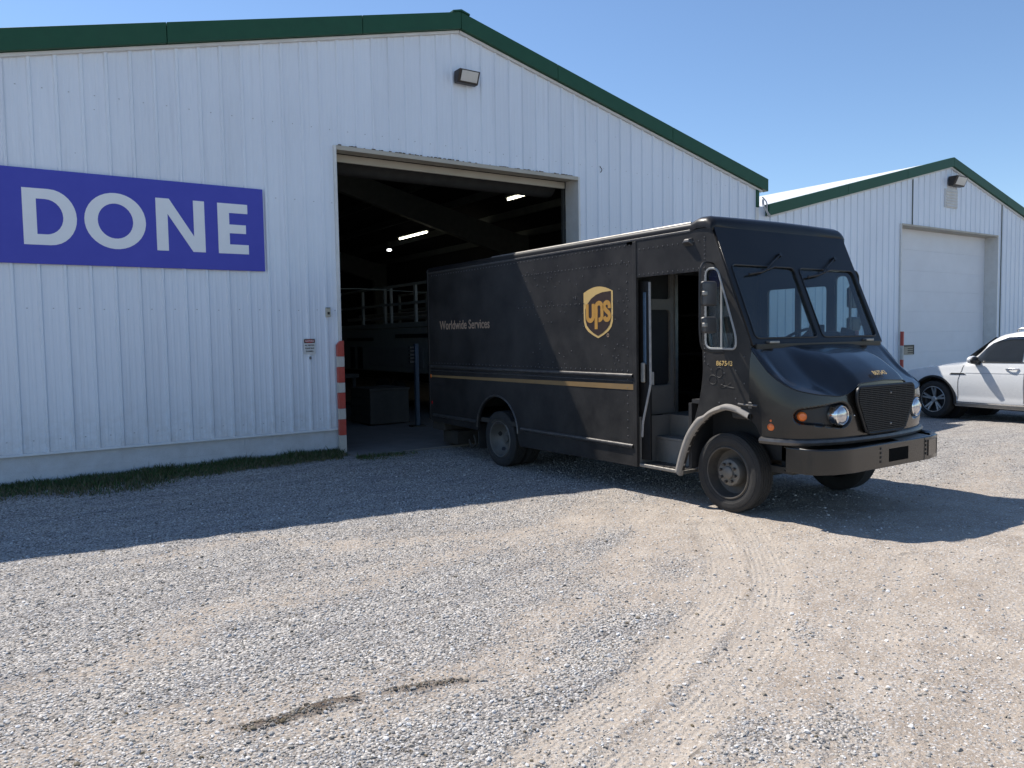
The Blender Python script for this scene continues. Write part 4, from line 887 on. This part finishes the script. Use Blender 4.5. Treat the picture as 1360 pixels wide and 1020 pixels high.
MB().tube([(x, gy0-.004, z) for x, z in gout+gout[:1]], .014, 6).build('grille_rim', M_BLACK, gr, smooth=True)
for x, z in ((2.47, 1.245), (2.475, .955)): MB().sphere((x, gy0-.018, z), .012, 8, 6).build('grille_bolt', M_ALU, gr, smooth=True)
hB, hA = HOODP[NS//2][17], HOODP[NS//2][15]; hV = (hA-hB).normalized(); text('lettering', '867543', .072, .0016, Vector((2.40, hB.y, hB.z))+X_.cross(hV)*.022, X_, hV, M_GOLDL, TK, 1.0, .0005, 'CENTER')
# lamps
M_HL = mat('headlamp_glass', (.50, .50, .52), .08, metal=.75, var=.25, scale=30, coat=1.)
for s in (sH, SL_-sH):
    c = Vector((*plan(s), 1.07)); d = nrm(s).lerp(Vector((0, -1, 0)), .7).normalized()
    h_ = MB().lathe([(.085, -.06), (.10, -.05), (.098, .0), (.092, .03), (.084, .036), (.080, .028)], c, d, 28).build('headlamp', M_CHROME, TK, smooth=True)
    MB().lathe([(.0005, .050), (.03, .048), (.055, .042), (.075, .033), (.082, .026)], c, d, 28).build('headlamp_lens', M_HL, h_, smooth=True)
for s in (sA, SL_-sA):
    c = Vector((*plan(s), 1.068)); d = nrm(s); MB().lathe([(.0005, .008), (.03, .004), (.042, -.01), (.045, -.05)], c, d, 20).build('turn_lamp', M_AMBER, TK, smooth=True)
for s_ in (s_at(1.355, -6.90), SL_-s_at(1.355, -6.90)):
    c = Vector((*plan(s_), .965)); d = nrm(s_); MB().lathe([(.0005, .03), (.02, .028), (.033, .018), (.036, 0)], c, d, 16).build('side_marker', M_AMBER, TK, smooth=True)
    MB().sphere(tuple(c+Z_*.058+d*.012), .012, 8, 6).build('marker_bulb', M_AMBER, TK, smooth=True)
for s in (sH+.165, SL_-sH-.165): MB().sphere(tuple(Vector((*plan(s), 1.06))+nrm(s)*.02), .008, 8, 6).build('adjust_screw', M_CHROME, TK, smooth=True)
# bumper
BP = [(1.395, -7.02), (1.395, -7.22), (1.43, -7.31), (1.56, -7.40), (1.78, -7.445), (3.06, -7.445), (3.28, -7.40), (3.41, -7.31), (3.445, -7.22), (3.445, -7.02)]
BPs = BP
inn = [(XC+(x-XC)*.972, y+.045) for x, y in BP]
P = [[(x, y, .575) for x, y in inn], [(x, y, .562) for x, y in BP], [(x, y, .785) for x, y in BP], [(x, y, .795) for x, y in [(XC+(x-XC)*.99, y+.02) for x, y in BP]], [(x, y, .775) for x, y in inn]]
bum = MB().grid(P).build('front_bumper', M_FRONT, TK, bevel=.008)
MB().box(2.34, 2.66, -7.449, -7.44, .61, .73).build('bumper_slot', mat('grille_void', (.004, .004, .004), .9), bum); MB().box(2.95, 2.957, -7.4475, -7.44, .565, .782).build('bumper_seam', M_BLACK, bum)
MB().add([(3.02, -7.452, .60), (3.24, -7.415, .60), (3.24, -7.415, .755), (3.02, -7.452, .755), (3.02, -7.44, .60), (3.24, -7.403, .60), (3.24, -7.403, .755), (3.02, -7.44, .755)], [(0, 1, 2, 3), (0, 4, 5, 1), (2, 6, 7, 3), (1, 5, 6, 2), (0, 3, 7, 4)]).build('bumper_step', M_FRONT, bum)
MB().add([(3.235, -7.420, .60), (3.25, -7.415, .60), (3.25, -7.415, .755), (3.235, -7.420, .755)], [(0, 1, 2, 3)]).build('step_gap', M_BLACK, bum)
for x in (2.20, 2.985):
    for k in range(4): MB().box(x-.012, x+.012, -7.450, -7.44, .615+.04*k, .637+.04*k).build('bumper_bolt', M_BLACK, bum)
MB().add([(2.55, -7.44, .789), (3.1, -7.43, .789), (3.1, -7.30, .80), (2.55, -7.30, .80)], [(0, 1, 2, 3)]).build('bumper_tread', M_ALU, bum)
# fender flare round the front wheel
fl = spline(ARCH, 4)
MB().grid([[(XS+.03, y, z) for y, z in fl], [(XS-.02, y, z+.0) for y, z in fl], [(XS-.045, y+(.012 if y > -6.1 else 0), z+.022) for y, z in fl], [(XS-.035, y+(.045 if y > -6.1 else 0.0), z+.05) for y, z in fl], [(XS-.0, y+(.055 if y > -6.1 else 0), z+.062) for y, z in fl]]).build('fender_flare', M_GREYRUB, TK, smooth=True, ang=70)
# wheels
def wheel(cx, cy, cz, out, front, name='wheel'):
    ax = Vector((out, 0, 0)); c = Vector((cx, cy, cz)); w = .112
    pr = [(.245, -.09), (.27, -.105), (.32, -.114), (.36, -.108), (.380, -.094)]
    for k in range(5): 
        a = -.088+k*.0352; pr += [(.389, a), (.390, a+.028), (.380, a+.030), (.380, a+.0345)]
    pr = pr[:-2]+[(.389, .090), (.380, .096), (.362, .108), (.352, .107), (.347, .112), (.32, .115), (.30, .113), (.296, .109), (.275, .106), (.262, .10), (.245, .09)]
    ob = MB().lathe(pr, c, ax, 56).build(name, M_RUB, TK, smooth=True, ang=28)
    if not front:     # lug cuts on the shoulder
        tb = MB()
        for k in range(56):
            a = 2*math.pi*k/56; u = Vector((0, math.cos(a), math.sin(a))); v = Vector((0, -math.sin(a), math.cos(a)))
            q = [c+u*.366+ax*.104, c+u*.388+ax*.094, c+u*.391+ax*.055, c+u*.37+ax*.055]
            tb.hexa([p-v*.011 for p in q], [p+v*.011 for p in q])
        tag(tb.build('tread_lugs', M_RUB, ob), kind='stuff')
    M_RIM = mat('wheel_steel', (.045, .043, .041), .5, metal=.3, var=.25, dust=((.25, .22, .18), .35, 8))
    if front:
        MB().lathe([(.262, .10), (.252, .112), (.243, .108), (.238, .08), (.228, .03), (.215, .0), (.17, -.015), (.13, -.015)], c, ax, 44).build('rim', M_RIM, ob, smooth=True)
        hub = MB().lathe([(.135, -.02), (.137, .055), (.128, .078), (.105, .088), (.065, .088), (.060, .105), (.045, .115), (.0005, .117)], c, ax, 32).build('hub', mat('hub_steel', (.15, .145, .135), .5, metal=.4, var=.25, dust=((.3, .27, .22), .4, 9)), ob, smooth=True)
        for k in range(8):
            a = 2*math.pi*(k+.3)/8; p = c+Vector((0, math.cos(a), math.sin(a)))*.092+ax*.085; MB().cyl(p, p+ax*.035, .015, 6).build('lug_nut', M_RIM, ob)
    else:
        MB().lathe([(.262, .10), (.252, .112), (.243, .108), (.236, .075), (.215, .0), (.18, -.05), (.14, -.068), (.10, -.068), (.098, -.03), (.055, -.02), (.05, .0), (.0005, .004)], c, ax, 44).build('rim', mat('rear_rim', (.13, .128, .12), .5, metal=.4, var=.25, dust=((.25, .22, .18), .35, 8)), ob, smooth=True)
        for k in range(5):
            a = 2*math.pi*(k+.2)/5; u = Vector((0, math.cos(a), math.sin(a))); v = Vector((0, -math.sin(a), math.cos(a))); p = c+u*.196-ax*.026
            MB().add([p+(u-ax*1.3).normalized()*0+u*.024*math.cos(t)+v*.036*math.sin(t)+ax*(.004+.9*.024*math.cos(t)*1.25) for t in [2*math.pi*q/14 for q in range(14)]], [tuple(range(14))]).build('hand_hole', M_BLACK, ob)
for x, o in ((1.537, -1), (3.303, 1)): wheel(x, -6.32, .455, o, True)
for x, o in ((1.50, -1), (1.752, -1), (3.34, 1), (3.088, 1)): wheel(x, -2.30, .39, o, False)
# underbody
for x in (2.02, 2.74): MB().box(x, x+.08, -7.1, -.5, .50, .66).build('chassis_rail', M_CH, TK)
MB().cyl((1.6, -2.3, .39), (3.24, -2.3, .39), .07, 12).build('rear_axle', M_CH, TK, smooth=True); MB().sphere((XC, -2.3, .39), .19, 14, 10).build('differential', M_CH, TK, smooth=True); MB().box(1.62, 3.22, -6.38, -6.26, .36, .47).build('front_axle', M_CH, TK, bevel=.02)
MB().box(XS+.05, XE-.05, -5.10, -.40, .60, .66).build('cargo_floor', M_CH, TK)
MB().box(2.9, 3.35, -4.6, -3.3, .36, .62).build('fuel_tank', M_CH, TK, bevel=.05); MB().cyl((1.9, -4.8, .45), (1.9, -3.4, .45), .1, 14).build('muffler', M_CH, TK, smooth=True)
MB().box(1.7, 3.14, -7.05, -6.75, .55, 1.2).build('radiator', M_CABD, TK); MB().box(1.55, 3.29, -7.28, -7.02, .62, .76).build('cross_member', M_CH, TK, bevel=.01)
MB().tube([(1.66, -6.15, .42), (XC, -6.1, .40), (3.18, -6.15, .42)], .02, 8).build('tie_rod', M_CH, TK); MB().box(1.60, 1.68, -6.95, -5.7, .50, .56).build('leaf_spring', M_CH, TK); MB().box(3.16, 3.24, -6.95, -5.7, .50, .56).build('leaf_spring', M_CH, TK)
for x0, x1 in ((1.70, 1.74), (3.10, 3.14)): MB().box(x0, x1, -6.85, -5.78, .60, 1.15).build('wheel_well', M_CABD, TK)
for x0, x1 in ((XS+.05, 1.74), (3.10, XE-.05)): MB().box(x0, x1, -6.74, -5.9, 1.12, 1.16).build('wheel_well', M_CABD, TK)
for x0, x1 in ((XS+.045, 1.95), (2.89, XE-.045)): MB().box(x0, x1, -2.85, -1.78, 1.02, 1.05).build('wheel_well', M_CABD, TK)
for x0 in (1.95, 2.87): MB().box(x0, x0+.02, -2.85, -1.78, .6, 1.05).build('wheel_well', M_CABD, TK)
for x0, x1 in ((XS+.08, 1.9), (2.94, XE-.08)): MB().box(x0, x1, -1.70, -1.68, .18, .55).build('mud_flap', M_RUB, TK)
# interior: floor, steps, bulkhead
MB().box(1.86, XE-.05, -6.62, -5.02, .86, .92).build('cab_floor', M_GREYIN, TK)
MB().box(XS+.02, 1.62, -5.80, -5.155, .375, .41).build('step', M_ALU, TK, bevel=.006); MB().box(1.62, 1.64, -5.80, -5.155, .37, .66).build('step_riser', M_GREYIN, TK)
MB().box(1.62, 1.86, -5.82, -5.155, .66, .69).build('step', M_GREYIN, TK, bevel=.006); MB().box(1.845, 1.865, -5.84, -5.155, .685, .92).build('step_riser', M_GREYIN, TK)
MB().box(XS+.045, 1.86, -5.15, -5.125, .38, .92).build('step_well_wall', M_GREYIN, TK); MB().box(XS+.045, 1.86, -5.90, -5.86, .45, 1.12).build('step_well_wall', M_CABD, TK)
for k in range(7): MB().box(XS+.04, 1.60, -5.76+.085*k, -5.73+.085*k, .411, .417).build('tread_strip', M_RAIL, TK)
bh = plate('bulkhead', [(XS+.05, .92), (2.02, .92), (2.02, 2.80), (XS+.05, 2.80)], [rrect(1.44, 1.93, 1.25, 2.10, .05), rrect(1.44, 1.93, 2.22, 2.62, .05)], .03, (0, -5.06, 0), X_, Z_, M_GREYIN, TK)
MB().box(1.40, 1.98, -5.04, -5.03, 1.20, 2.68).build('bulkhead_panel', M_CABD, bh); MB().box(1.40, 1.96, -5.09, -5.08, .93, 1.24).build('kick_panel', M_GREYIN, bh)
MB().box(1.985, 2.03, -5.10, -5.075, .92, 2.5).build('door_post', M_ALU, bh); MB().box(2.72, XE-.05, -5.07, -5.04, .92, 2.80).build('bulkhead', M_CABD, TK); MB().box(2.03, 2.72, -5.07, -5.04, 2.5, 2.80).build('bulkhead', M_CABD, TK)
MB().box(XS+.05, XE-.05, -5.02, -.42, 2.84, 2.85).build('cargo_ceiling', M_CABD, TK)
for zz in (1.05, 1.55, 2.05):
    for xa in (XS+.06, 2.9): MB().box(xa, xa+.5, -4.9, -.6, zz, zz+.03).build('cargo_shelf', M_CABD, TK)
# sliding door stowed back
sd = MB().box(1.405, 1.43, -5.285, -4.4, .45, 2.40).build('sliding_door', M_BROWN, TK, bevel=.004)
MB().box(1.398, 1.404, -5.235, -5.19, 1.50, 2.28).build('door_glass', mat('door_glass_strip', (.05, .09, .14), .08, var=.2, coat=1.), sd)
MB().tube([(1.40, -5.29, 2.385), (1.40, -5.30, 1.29), (1.40, -5.276, 1.20), (1.40, -5.18, .87), (1.40, -5.165, .70)], .014, 6).build('door_edge', mat('grey_edge', (.30, .30, .30), .45, var=.2, scale=20), sd, smooth=True)
MB().box(1.375, 1.404, -5.225, -5.165, 1.30, 1.52).build('door_handle', M_ALU, sd, bevel=.012)
MB().box(1.40, 1.41, -5.345, -5.31, 1.28, 1.42).build('latch', M_ALU, sd, bevel=.003)
# dash, wheel, seat, hand truck
MB().hexa([(XS+.05, -6.62, 1.0), (XE-.05, -6.62, 1.0), (XE-.05, -6.40, 1.0), (XS+.05, -6.40, 1.0)], [(XS+.05, -6.64, 1.70), (XE-.05, -6.64, 1.70), (XE-.05, -6.30, 1.66), (XS+.05, -6.30, 1.66)]).build('dashboard', M_CABD, TK, bevel=.03)
MB().hexa([(2.62, -6.34, 1.60), (3.35, -6.34, 1.60), (3.35, -6.15, 1.55), (2.62, -6.15, 1.55)], [(2.70, -6.36, 1.83), (3.25, -6.36, 1.83), (3.22, -6.22, 1.80), (2.74, -6.22, 1.80)]).build('instrument_pod', M_CABD, TK, bevel=.03)
sc = Vector((2.98, -5.98, 1.745)); sa = Vector((0, .5, .85)).normalized(); s1 = Vector((1, 0, 0)); s2 = sa.cross(s1)
st_ = MB().tube([sc+s1*(.225*math.cos(R(a)))+s2*(.225*math.sin(R(a))) for a in range(0, 361, 12)], .017, 8).build('steering_wheel', M_BLACK, TK, smooth=True)
for a in (30, 150, 270): MB().tube([sc-sa*.03, sc+s1*(.22*math.cos(R(a)))+s2*(.22*math.sin(R(a)))], .014, 6).build('spoke', M_BLACK, st_)
MB().tube([sc-sa*.02, sc-sa*.6], .035, 10).build('steering_column', M_BLACK, TK); MB().cyl(sc-sa*.04, sc+sa*.01, .06, 14).build('horn_pad', M_BLACK, st_, smooth=True)
MB().box(2.66, 2.86, -6.42, -6.36, 1.70, 1.90).build('scanner_cradle', M_BLACK, TK, bevel=.01); MB().box(1.75, 1.79, -6.45, -6.42, 1.70, 1.735).build('dash_card', M_NW, TK); MB().hexa([(3.12, -6.52, 1.70), (3.34, -6.52, 1.70), (3.34, -6.40, 1.70), (3.12, -6.40, 1.70)], [(3.14, -6.50, 1.86), (3.30, -6.50, 1.83), (3.30, -6.42, 1.82), (3.14, -6.42, 1.88)]).build('dash_bag', M_BLACK, TK, bevel=.02); MB().box(3.24, 3.30, -6.535, -6.525, 1.74, 1.83).build('dash_sticker', mat('pink_label', (.5, .22, .2), .5), TK)
MB().box(2.55, 3.4, -6.30, -6.29, 1.665, 1.70).build('dash_papers', M_GREYIN, TK)
seat = MB().box(2.72, 3.22, -5.72, -5.24, 1.28, 1.42).build('seat', M_CABD, TK, bevel=.04); MB().hexa([(2.74, -5.30, 1.40), (3.20, -5.30, 1.40), (3.20, -5.18, 1.40), (2.74, -5.18, 1.40)], [(2.76, -5.20, 2.02), (3.18, -5.20, 2.02), (3.18, -5.10, 2.02), (2.76, -5.10, 2.02)]).build('backrest', M_CABD, seat, bevel=.04); MB().cyl((2.97, -5.48, .92), (2.97, -5.48, 1.28), .09, 14).build('pedestal', M_BLACK, seat)
ht = MB().tube([(2.06, -5.62, .95), (2.06, -5.55, 1.75), (2.05, -5.50, 2.02)], .018, 8).build('handcart', M_RAIL, TK); MB().tube([(2.30, -5.62, .95), (2.30, -5.55, 1.75), (2.29, -5.50, 2.02)], .018, 8).build('rail', M_RAIL, ht)
for zz in (1.1, 1.35, 1.6): MB().box(2.06, 2.30, -5.60, -5.58, zz, zz+.03).build('crossbar', M_RAIL, ht)
for xx in (2.0, 2.34): MB().lathe([(.02, 0), (.10, 0), (.11, .02), (.10, .04), (.02, .04)], (xx, -5.68, 1.03), X_, 18).build('cart_wheel', M_RUB, ht, smooth=True)
MB().cyl((2.05, -6.0, .92), (2.05, -6.0, 1.55), .015, 8).build('gear_lever', M_ALU, TK)
# mirrors
for s in (-1, 1):
    X0 = XS if s < 0 else XE
    def mx_(d): return X0+s*d
    fr = MB().tube(spline([(mx_(-.01), -6.22, 2.50), (mx_(.14), -6.25, 2.505), (mx_(.20), -6.26, 2.47), (mx_(.225), -6.26, 2.38), (mx_(.23), -6.26, 2.05), (mx_(.225), -6.26, 1.80), (mx_(.19), -6.26, 1.68), (mx_(.12), -6.28, 1.65), (mx_(-.01), -6.36, 1.645)], 4), .011, 8).build('mirror_arm', M_BLACK, TK, smooth=True)
    for za, zb_ in ((2.085, 2.325), (1.825, 1.985)):
        h_ = MB().box(min(mx_(.03), mx_(.215)), max(mx_(.03), mx_(.215)), -6.31, -6.235, za, zb_).build('mirror_head', M_MIR, fr, bevel=.028, seg=3)
        MB().box(min(mx_(.045), mx_(.20)), max(mx_(.045), mx_(.20)), -6.236, -6.231, za+.015, zb_-.015).build('mirror_glass', M_CHROME, fr)
        MB().box(min(mx_(.19), mx_(.235)), max(mx_(.19), mx_(.235)), -6.325, -6.29, (za+zb_)/2-.02, (za+zb_)/2+.02).build('mirror_clamp', M_ALU, fr, bevel=.006)

# ------------------------------------------------------------------ parked car (local: +X rearwards, visible left side at -Y)
CAR = thing('parked_car', 'white SUV with dark windows parked beyond the truck nose', 'car', (13.33, -1.90, -.04)); CAR.rotation_euler.z = R(-98); CAR.scale = (1.04, 1.04, 1.04)
ORG[CAR.name] = Vector((0, 0, 0))     # children are modelled in the car's own frame
M_CARW = mat('white_car_paint', (.72, .73, .73), .25, var=.015, coat=1., dust=((.45, .42, .38), .08, 3)); M_CGL = glass('car_glass', (.10, .12, .13)); M_CGL2 = mat('dark_window', (.012, .014, .016), .06, var=.1, coat=1.); M_CBLK = mat('car_black_trim', (.015, .015, .016), .5, var=.1); M_ALLOY = mat('alloy', (.48, .48, .47), .3, metal=.8, var=.1)
LEN = 4.95; AXF, AXR, WR_ = .96, 3.93, .375
xs_k = [0, .06, .25, .6, 1.0, 1.45, 1.75, 2.15, 2.55, 3.2, 3.9, 4.5, 4.78, 4.9, 4.95]
topz = [.70, .86, .97, 1.05, 1.11, 1.17, 1.40, 1.69, 1.765, 1.79, 1.76, 1.62, 1.40, 1.10, .80]
beltz = [.66, .82, .93, 1.00, 1.05, 1.09, 1.115, 1.125, 1.135, 1.15, 1.16, 1.17, 1.15, 1.05, .78]
halfw = [.62, .76, .88, .945, .965, .97, .972, .975, .975, .975, .97, .95, .90, .84, .78]
botz = [.42, .34, .28, .26, .26, .27, .27, .27, .27, .27, .27, .28, .33, .38, .44]
def cint(tab, x): return float(np.interp(x, xs_k, tab))
def smooth_tab(tab):
    xx = np.linspace(0, LEN, 199); yy = np.interp(xx, xs_k, tab); k = np.ones(9)/9; yy2 = np.convolve(np.pad(yy, 4, mode='edge'), k, 'valid'); return lambda x: float(np.interp(x, xx, yy2))
topf, beltf, hwf, botf = map(smooth_tab, (topz, beltz, halfw, botz))
def section(x):
    b, s, t, w = botf(x), beltf(x), topf(x), hwf(x); pts = []
    for f, k in ((0, .93), (.06, .965), (.14, .985), (.20, .975), (.28, .982), (.45, .998), (.60, 1.0), (.72, .992), (.80, .985), (.84, .972), (.92, .967), (1.0, .945)): pts.append((w*k, b+(s-b)*f))
    hgt = t-s; wt = w*.945
    cab = min(max((hgt-.08)/.35, 0), 1)
    for f, kz, ky in ((.15, .22, .965), (.35, .5, .91), (.55, .74, .855), (.72, .90, .80), (.82, .965, .72), (.92, .99, .45), (1., 1., 0.)):
        yc = wt*ky; yh = wt*(1-f)**.8 if f < 1 else 0
        zc = s+hgt*kz; zh = s+hgt*(1-(1-f)**2)
        pts.append((yh*(1-cab)+yc*cab, zh*(1-cab)+zc*cab))
    return pts
def side_y(x, z):
    q = section(x); 
    for (y0, z0), (y1, z1) in zip(q, q[1:]):
        if z0 <= z <= z1 and z1 > z0: return y0+(y1-y0)*(z-z0)/(z1-z0)
    return q[-1][0]
XSs = sorted(set([round(v, 4) for v in np.linspace(0, LEN, 100)]))
mb = MB(); rows = []
for x in XSs: q = section(x); rows.append([Vector((x, -y, z)) for y, z in q]+[Vector((x, y, z)) for y, z in q[-2::-1]])
def arched(p):
    for ax in (AXF, AXR):
        d = math.hypot(p.x-ax, p.z-WR_)
        if d < .455 and abs(p.y) > .5 and p.z < 1.0:
            k = .455/max(d, 1e-3); q = Vector((ax+(p.x-ax)*k, p.y, WR_+(p.z-WR_)*k)); return q, d
    return p, None
vals = []; V = []; inside = []
for r_ in rows:
    for p in r_:
        q, d = arched(p); V.append(q); inside.append(d is not None)
nb_ = len(rows[0]); F = []
for i in range(len(rows)-1):
    for j in range(nb_-1):
        f = (i*nb_+j, i*nb_+j+1, (i+1)*nb_+j+1, (i+1)*nb_+j)
        if sum(inside[k] for k in f) >= 4: continue
        F.append(f)
F.append(tuple(range(nb_))[::-1]); F.append(tuple((len(rows)-1)*nb_+j for j in range(nb_)))
mb.add(V, F); mb.build('body', M_CARW, CAR, smooth=True, ang=40)
MB().box(.15, 4.8, -.80, .80, .24, .62).build('underbody', M_CBLK, CAR)
def patch(nm, poly, m, off=.006, parent=None, both=True):
    """a skin lying on the body side, refined so that it follows the curvature"""
    for s in ((-1, 1) if both else (-1,)):
        bm = bmesh.new(); vs = [bm.verts.new((x, 0, z)) for x, z in poly]; f = bm.faces.new(vs); bmesh.ops.triangulate(bm, faces=[f])
        for it in range(4):
            L = [e for e in bm.edges if e.calc_length() > .07]
            if not L: break
            bmesh.ops.subdivide_edges(bm, edges=L, cuts=1); bmesh.ops.triangulate(bm, faces=[f for f in bm.faces if len(f.verts) > 3])
        for v in bm.verts: v.co.y = s*(side_y(v.co.x, v.co.z)+off)
        me = bpy.data.meshes.new(nm); bm.to_mesh(me); bm.free(); me.materials.append(m); finish(me, nm, parent or CAR, None, True, 0)
patch('front_window', [(1.72, 1.165), (2.70, 1.175), (2.72, 1.655), (2.36, 1.635), (2.08, 1.52), (1.86, 1.34)], M_CGL2, .012)
patch('rear_window', [(2.82, 1.175), (3.62, 1.185), (3.66, 1.68), (2.84, 1.665)], M_CGL2, .012)
patch('quarter_window', [(3.74, 1.19), (4.42, 1.22), (4.30, 1.60), (3.77, 1.65)], M_CGL2, .012)
patch('window_trim', [(1.80, 1.140), (4.45, 1.175), (4.45, 1.192), (1.82, 1.158)], M_CBLK, .008)
patch('sill_trim', [(1.42, .345), (3.45, .345), (3.45, .365), (1.42, .365)], M_CHROME, .012)
patch('sill_cladding', [(1.40, .275), (3.48, .275), (3.48, .335), (1.40, .335)], mat('grey_cladding', (.22, .22, .215), .6), .006)
patch('fender_vent', [(1.30, .895), (1.66, .905), (1.60, .935), (1.34, .930)], M_CBLK, .008)
patch('door_seam', [(1.475, .36), (1.485, .36), (1.50, .80), (1.60, 1.12), (1.588, 1.12), (1.49, .80)], M_CBLK, .004)
patch('door_seam', [(2.755, .36), (2.765, .36), (2.775, 1.15), (2.763, 1.15)], M_CBLK, .004)
patch('shoulder_crease_shade', [(1.62, .93), (4.6, .975), (4.6, .983), (1.62, .938)], mat('painted_crease_shadow', (.32, .33, .34), .4), .003)  # grey strip painted on for the shade along the shoulder crease
for s in (-1, 1):
    y = s*(side_y(2.55, 1.03)+.02)
    MB().tube(spline([(2.42, y-s*.02, 1.03), (2.48, y+s*.015, 1.035), (2.58, y+s*.02, 1.038), (2.66, y-s*.02, 1.04)], 4), .016, 8).build('door_handle', M_CHROME, CAR, smooth=True)
    mi = MB().sphere((1.86, s*1.09, 1.20), .13, 14, 10, (.62, 1.0, .62)).build('wing_mirror', M_CARW, CAR, smooth=True); MB().hexa([(1.80, s*.90, 1.10), (1.92, s*.90, 1.10), (1.92, s*.90, 1.17), (1.80, s*.90, 1.17)], [(1.82, s*1.06, 1.13), (1.90, s*1.06, 1.13), (1.90, s*1.06, 1.18), (1.82, s*1.06, 1.18)]).build('mirror_foot', M_CBLK, mi); MB().sphere((1.90, s*1.09, 1.195), .122, 14, 8, (.55, 1, .6)).build('mirror_face', M_CBLK, mi, smooth=True)
    MB().tube(spline([(2.45, s*.66, 1.745), (2.6, s*.67, 1.80), (3.6, s*.67, 1.82), (4.3, s*.65, 1.75)], 5), .018, 8).build('roof_rail', M_ALLOY, CAR, smooth=True)
    for ax in (AXF, AXR):
        MB().tube([(ax+.47*math.cos(R(a)), s*(.955), WR_+.47*math.sin(R(a))) for a in range(-8, 189, 7)], .026, 8, sq=(1, 1)).build('arch_cladding', M_CBLK, CAR, smooth=True)
        MB().cyl((ax, s*.45, WR_), (ax, s*.70, WR_), .46, 24).build('wheel_well', M_CBLK, CAR)
        c = Vector((ax, s*.86, WR_)); d = Vector((0, s, 0))
        wh_ = MB().lathe([(.25, -.1), (.33, -.115), (.362, -.1), (.375, -.08), (.375, .08), (.362, .10), (.33, .112), (.28, .108), (.262, .10), (.25, .08)], c, d, 40).build('wheel', M_RUB, CAR, smooth=True)
        MB().lathe([(.265, .095), (.255, .105), (.245, .10), (.235, .03), (.20, .0), (.0005, .0)], c, d, 36).build('rim', M_CBLK, wh_, smooth=True)
        for k in range(10):
            a = 2*math.pi*(k//2)/5+(.16 if k % 2 else -.16)+.3; u = Vector((math.cos(a), 0, math.sin(a))); a0 = 2*math.pi*(k//2)/5+.3; u2 = Vector((math.cos(a0), 0, math.sin(a0))); v = d.cross(u)
            q = [c+u2*.05-v*.02+d*.06, c+u2*.05+v*.02+d*.06, c+u*.25+v*.017+d*.095, c+u*.25-v*.017+d*.095]
            MB().hexa([p-d*.03 for p in q], q).build('spoke', M_ALLOY, wh_)
        MB().lathe([(.06, .04), (.058, .075), (.045, .085), (.0005, .087)], c, d, 16).build('hub_cap', M_ALLOY, wh_, smooth=True)
        MB().tube([c+d*.098+Vector((math.cos(t), 0, math.sin(t)))*.256 for t in np.linspace(0, 2*math.pi, 37)], .008, 6).build('rim_lip', M_ALLOY, wh_, smooth=True)
    hl = MB().sphere((.28, s*.74, .80), .2, 14, 8, (.9, .5, .32)).build('headlamp', mat('car_lamp', (.5, .5, .52), .1, metal=.6, coat=1.), CAR, smooth=True)
    MB().sphere((4.78, s*.78, 1.0), .2, 14, 8, (.55, .5, .45)).build('tail_lamp', M_REDL, CAR, smooth=True)
for xx in (2.72, 3.85):
    cb = MB().box(xx-.035, xx+.035, -.80, .80, 1.855, 1.89).build('cross_bar', M_CBLK, CAR, bevel=.008)
    for s in (-1, 1): MB().box(xx-.06, xx+.06, s*.67-.05, s*.67+.05, 1.79, 1.86).build('bar_foot', M_CBLK, cb, bevel=.01)
MB().box(-.012, .03, -.55, .55, .50, .74).build('radiator_grille', M_CBLK, CAR, bevel=.02); MB().tube([(-.02, -.5, .74), (-.02, .5, .74)], .012, 6).build('grille_bar', M_CHROME, CAR)
MB().hexa([(1.57, -.72, 1.245), (1.57, .72, 1.245), (2.02, .60, 1.62), (2.02, -.60, 1.62)], [(1.555, -.72, 1.262), (1.555, .72, 1.262), (2.005, .60, 1.637), (2.005, -.60, 1.637)]).build('windscreen', M_CGL2, CAR)
MB().tube([(1.50, -.72, 1.16), (1.62, -.60, 1.185)], .01, 6).build('washer_jet', M_CBLK, CAR)

scene.render.engine = 'CYCLES'
scene.cycles.max_bounces = 6; scene.cycles.transparent_max_bounces = 10; scene.cycles.diffuse_bounces = 3; scene.cycles.glossy_bounces = 3
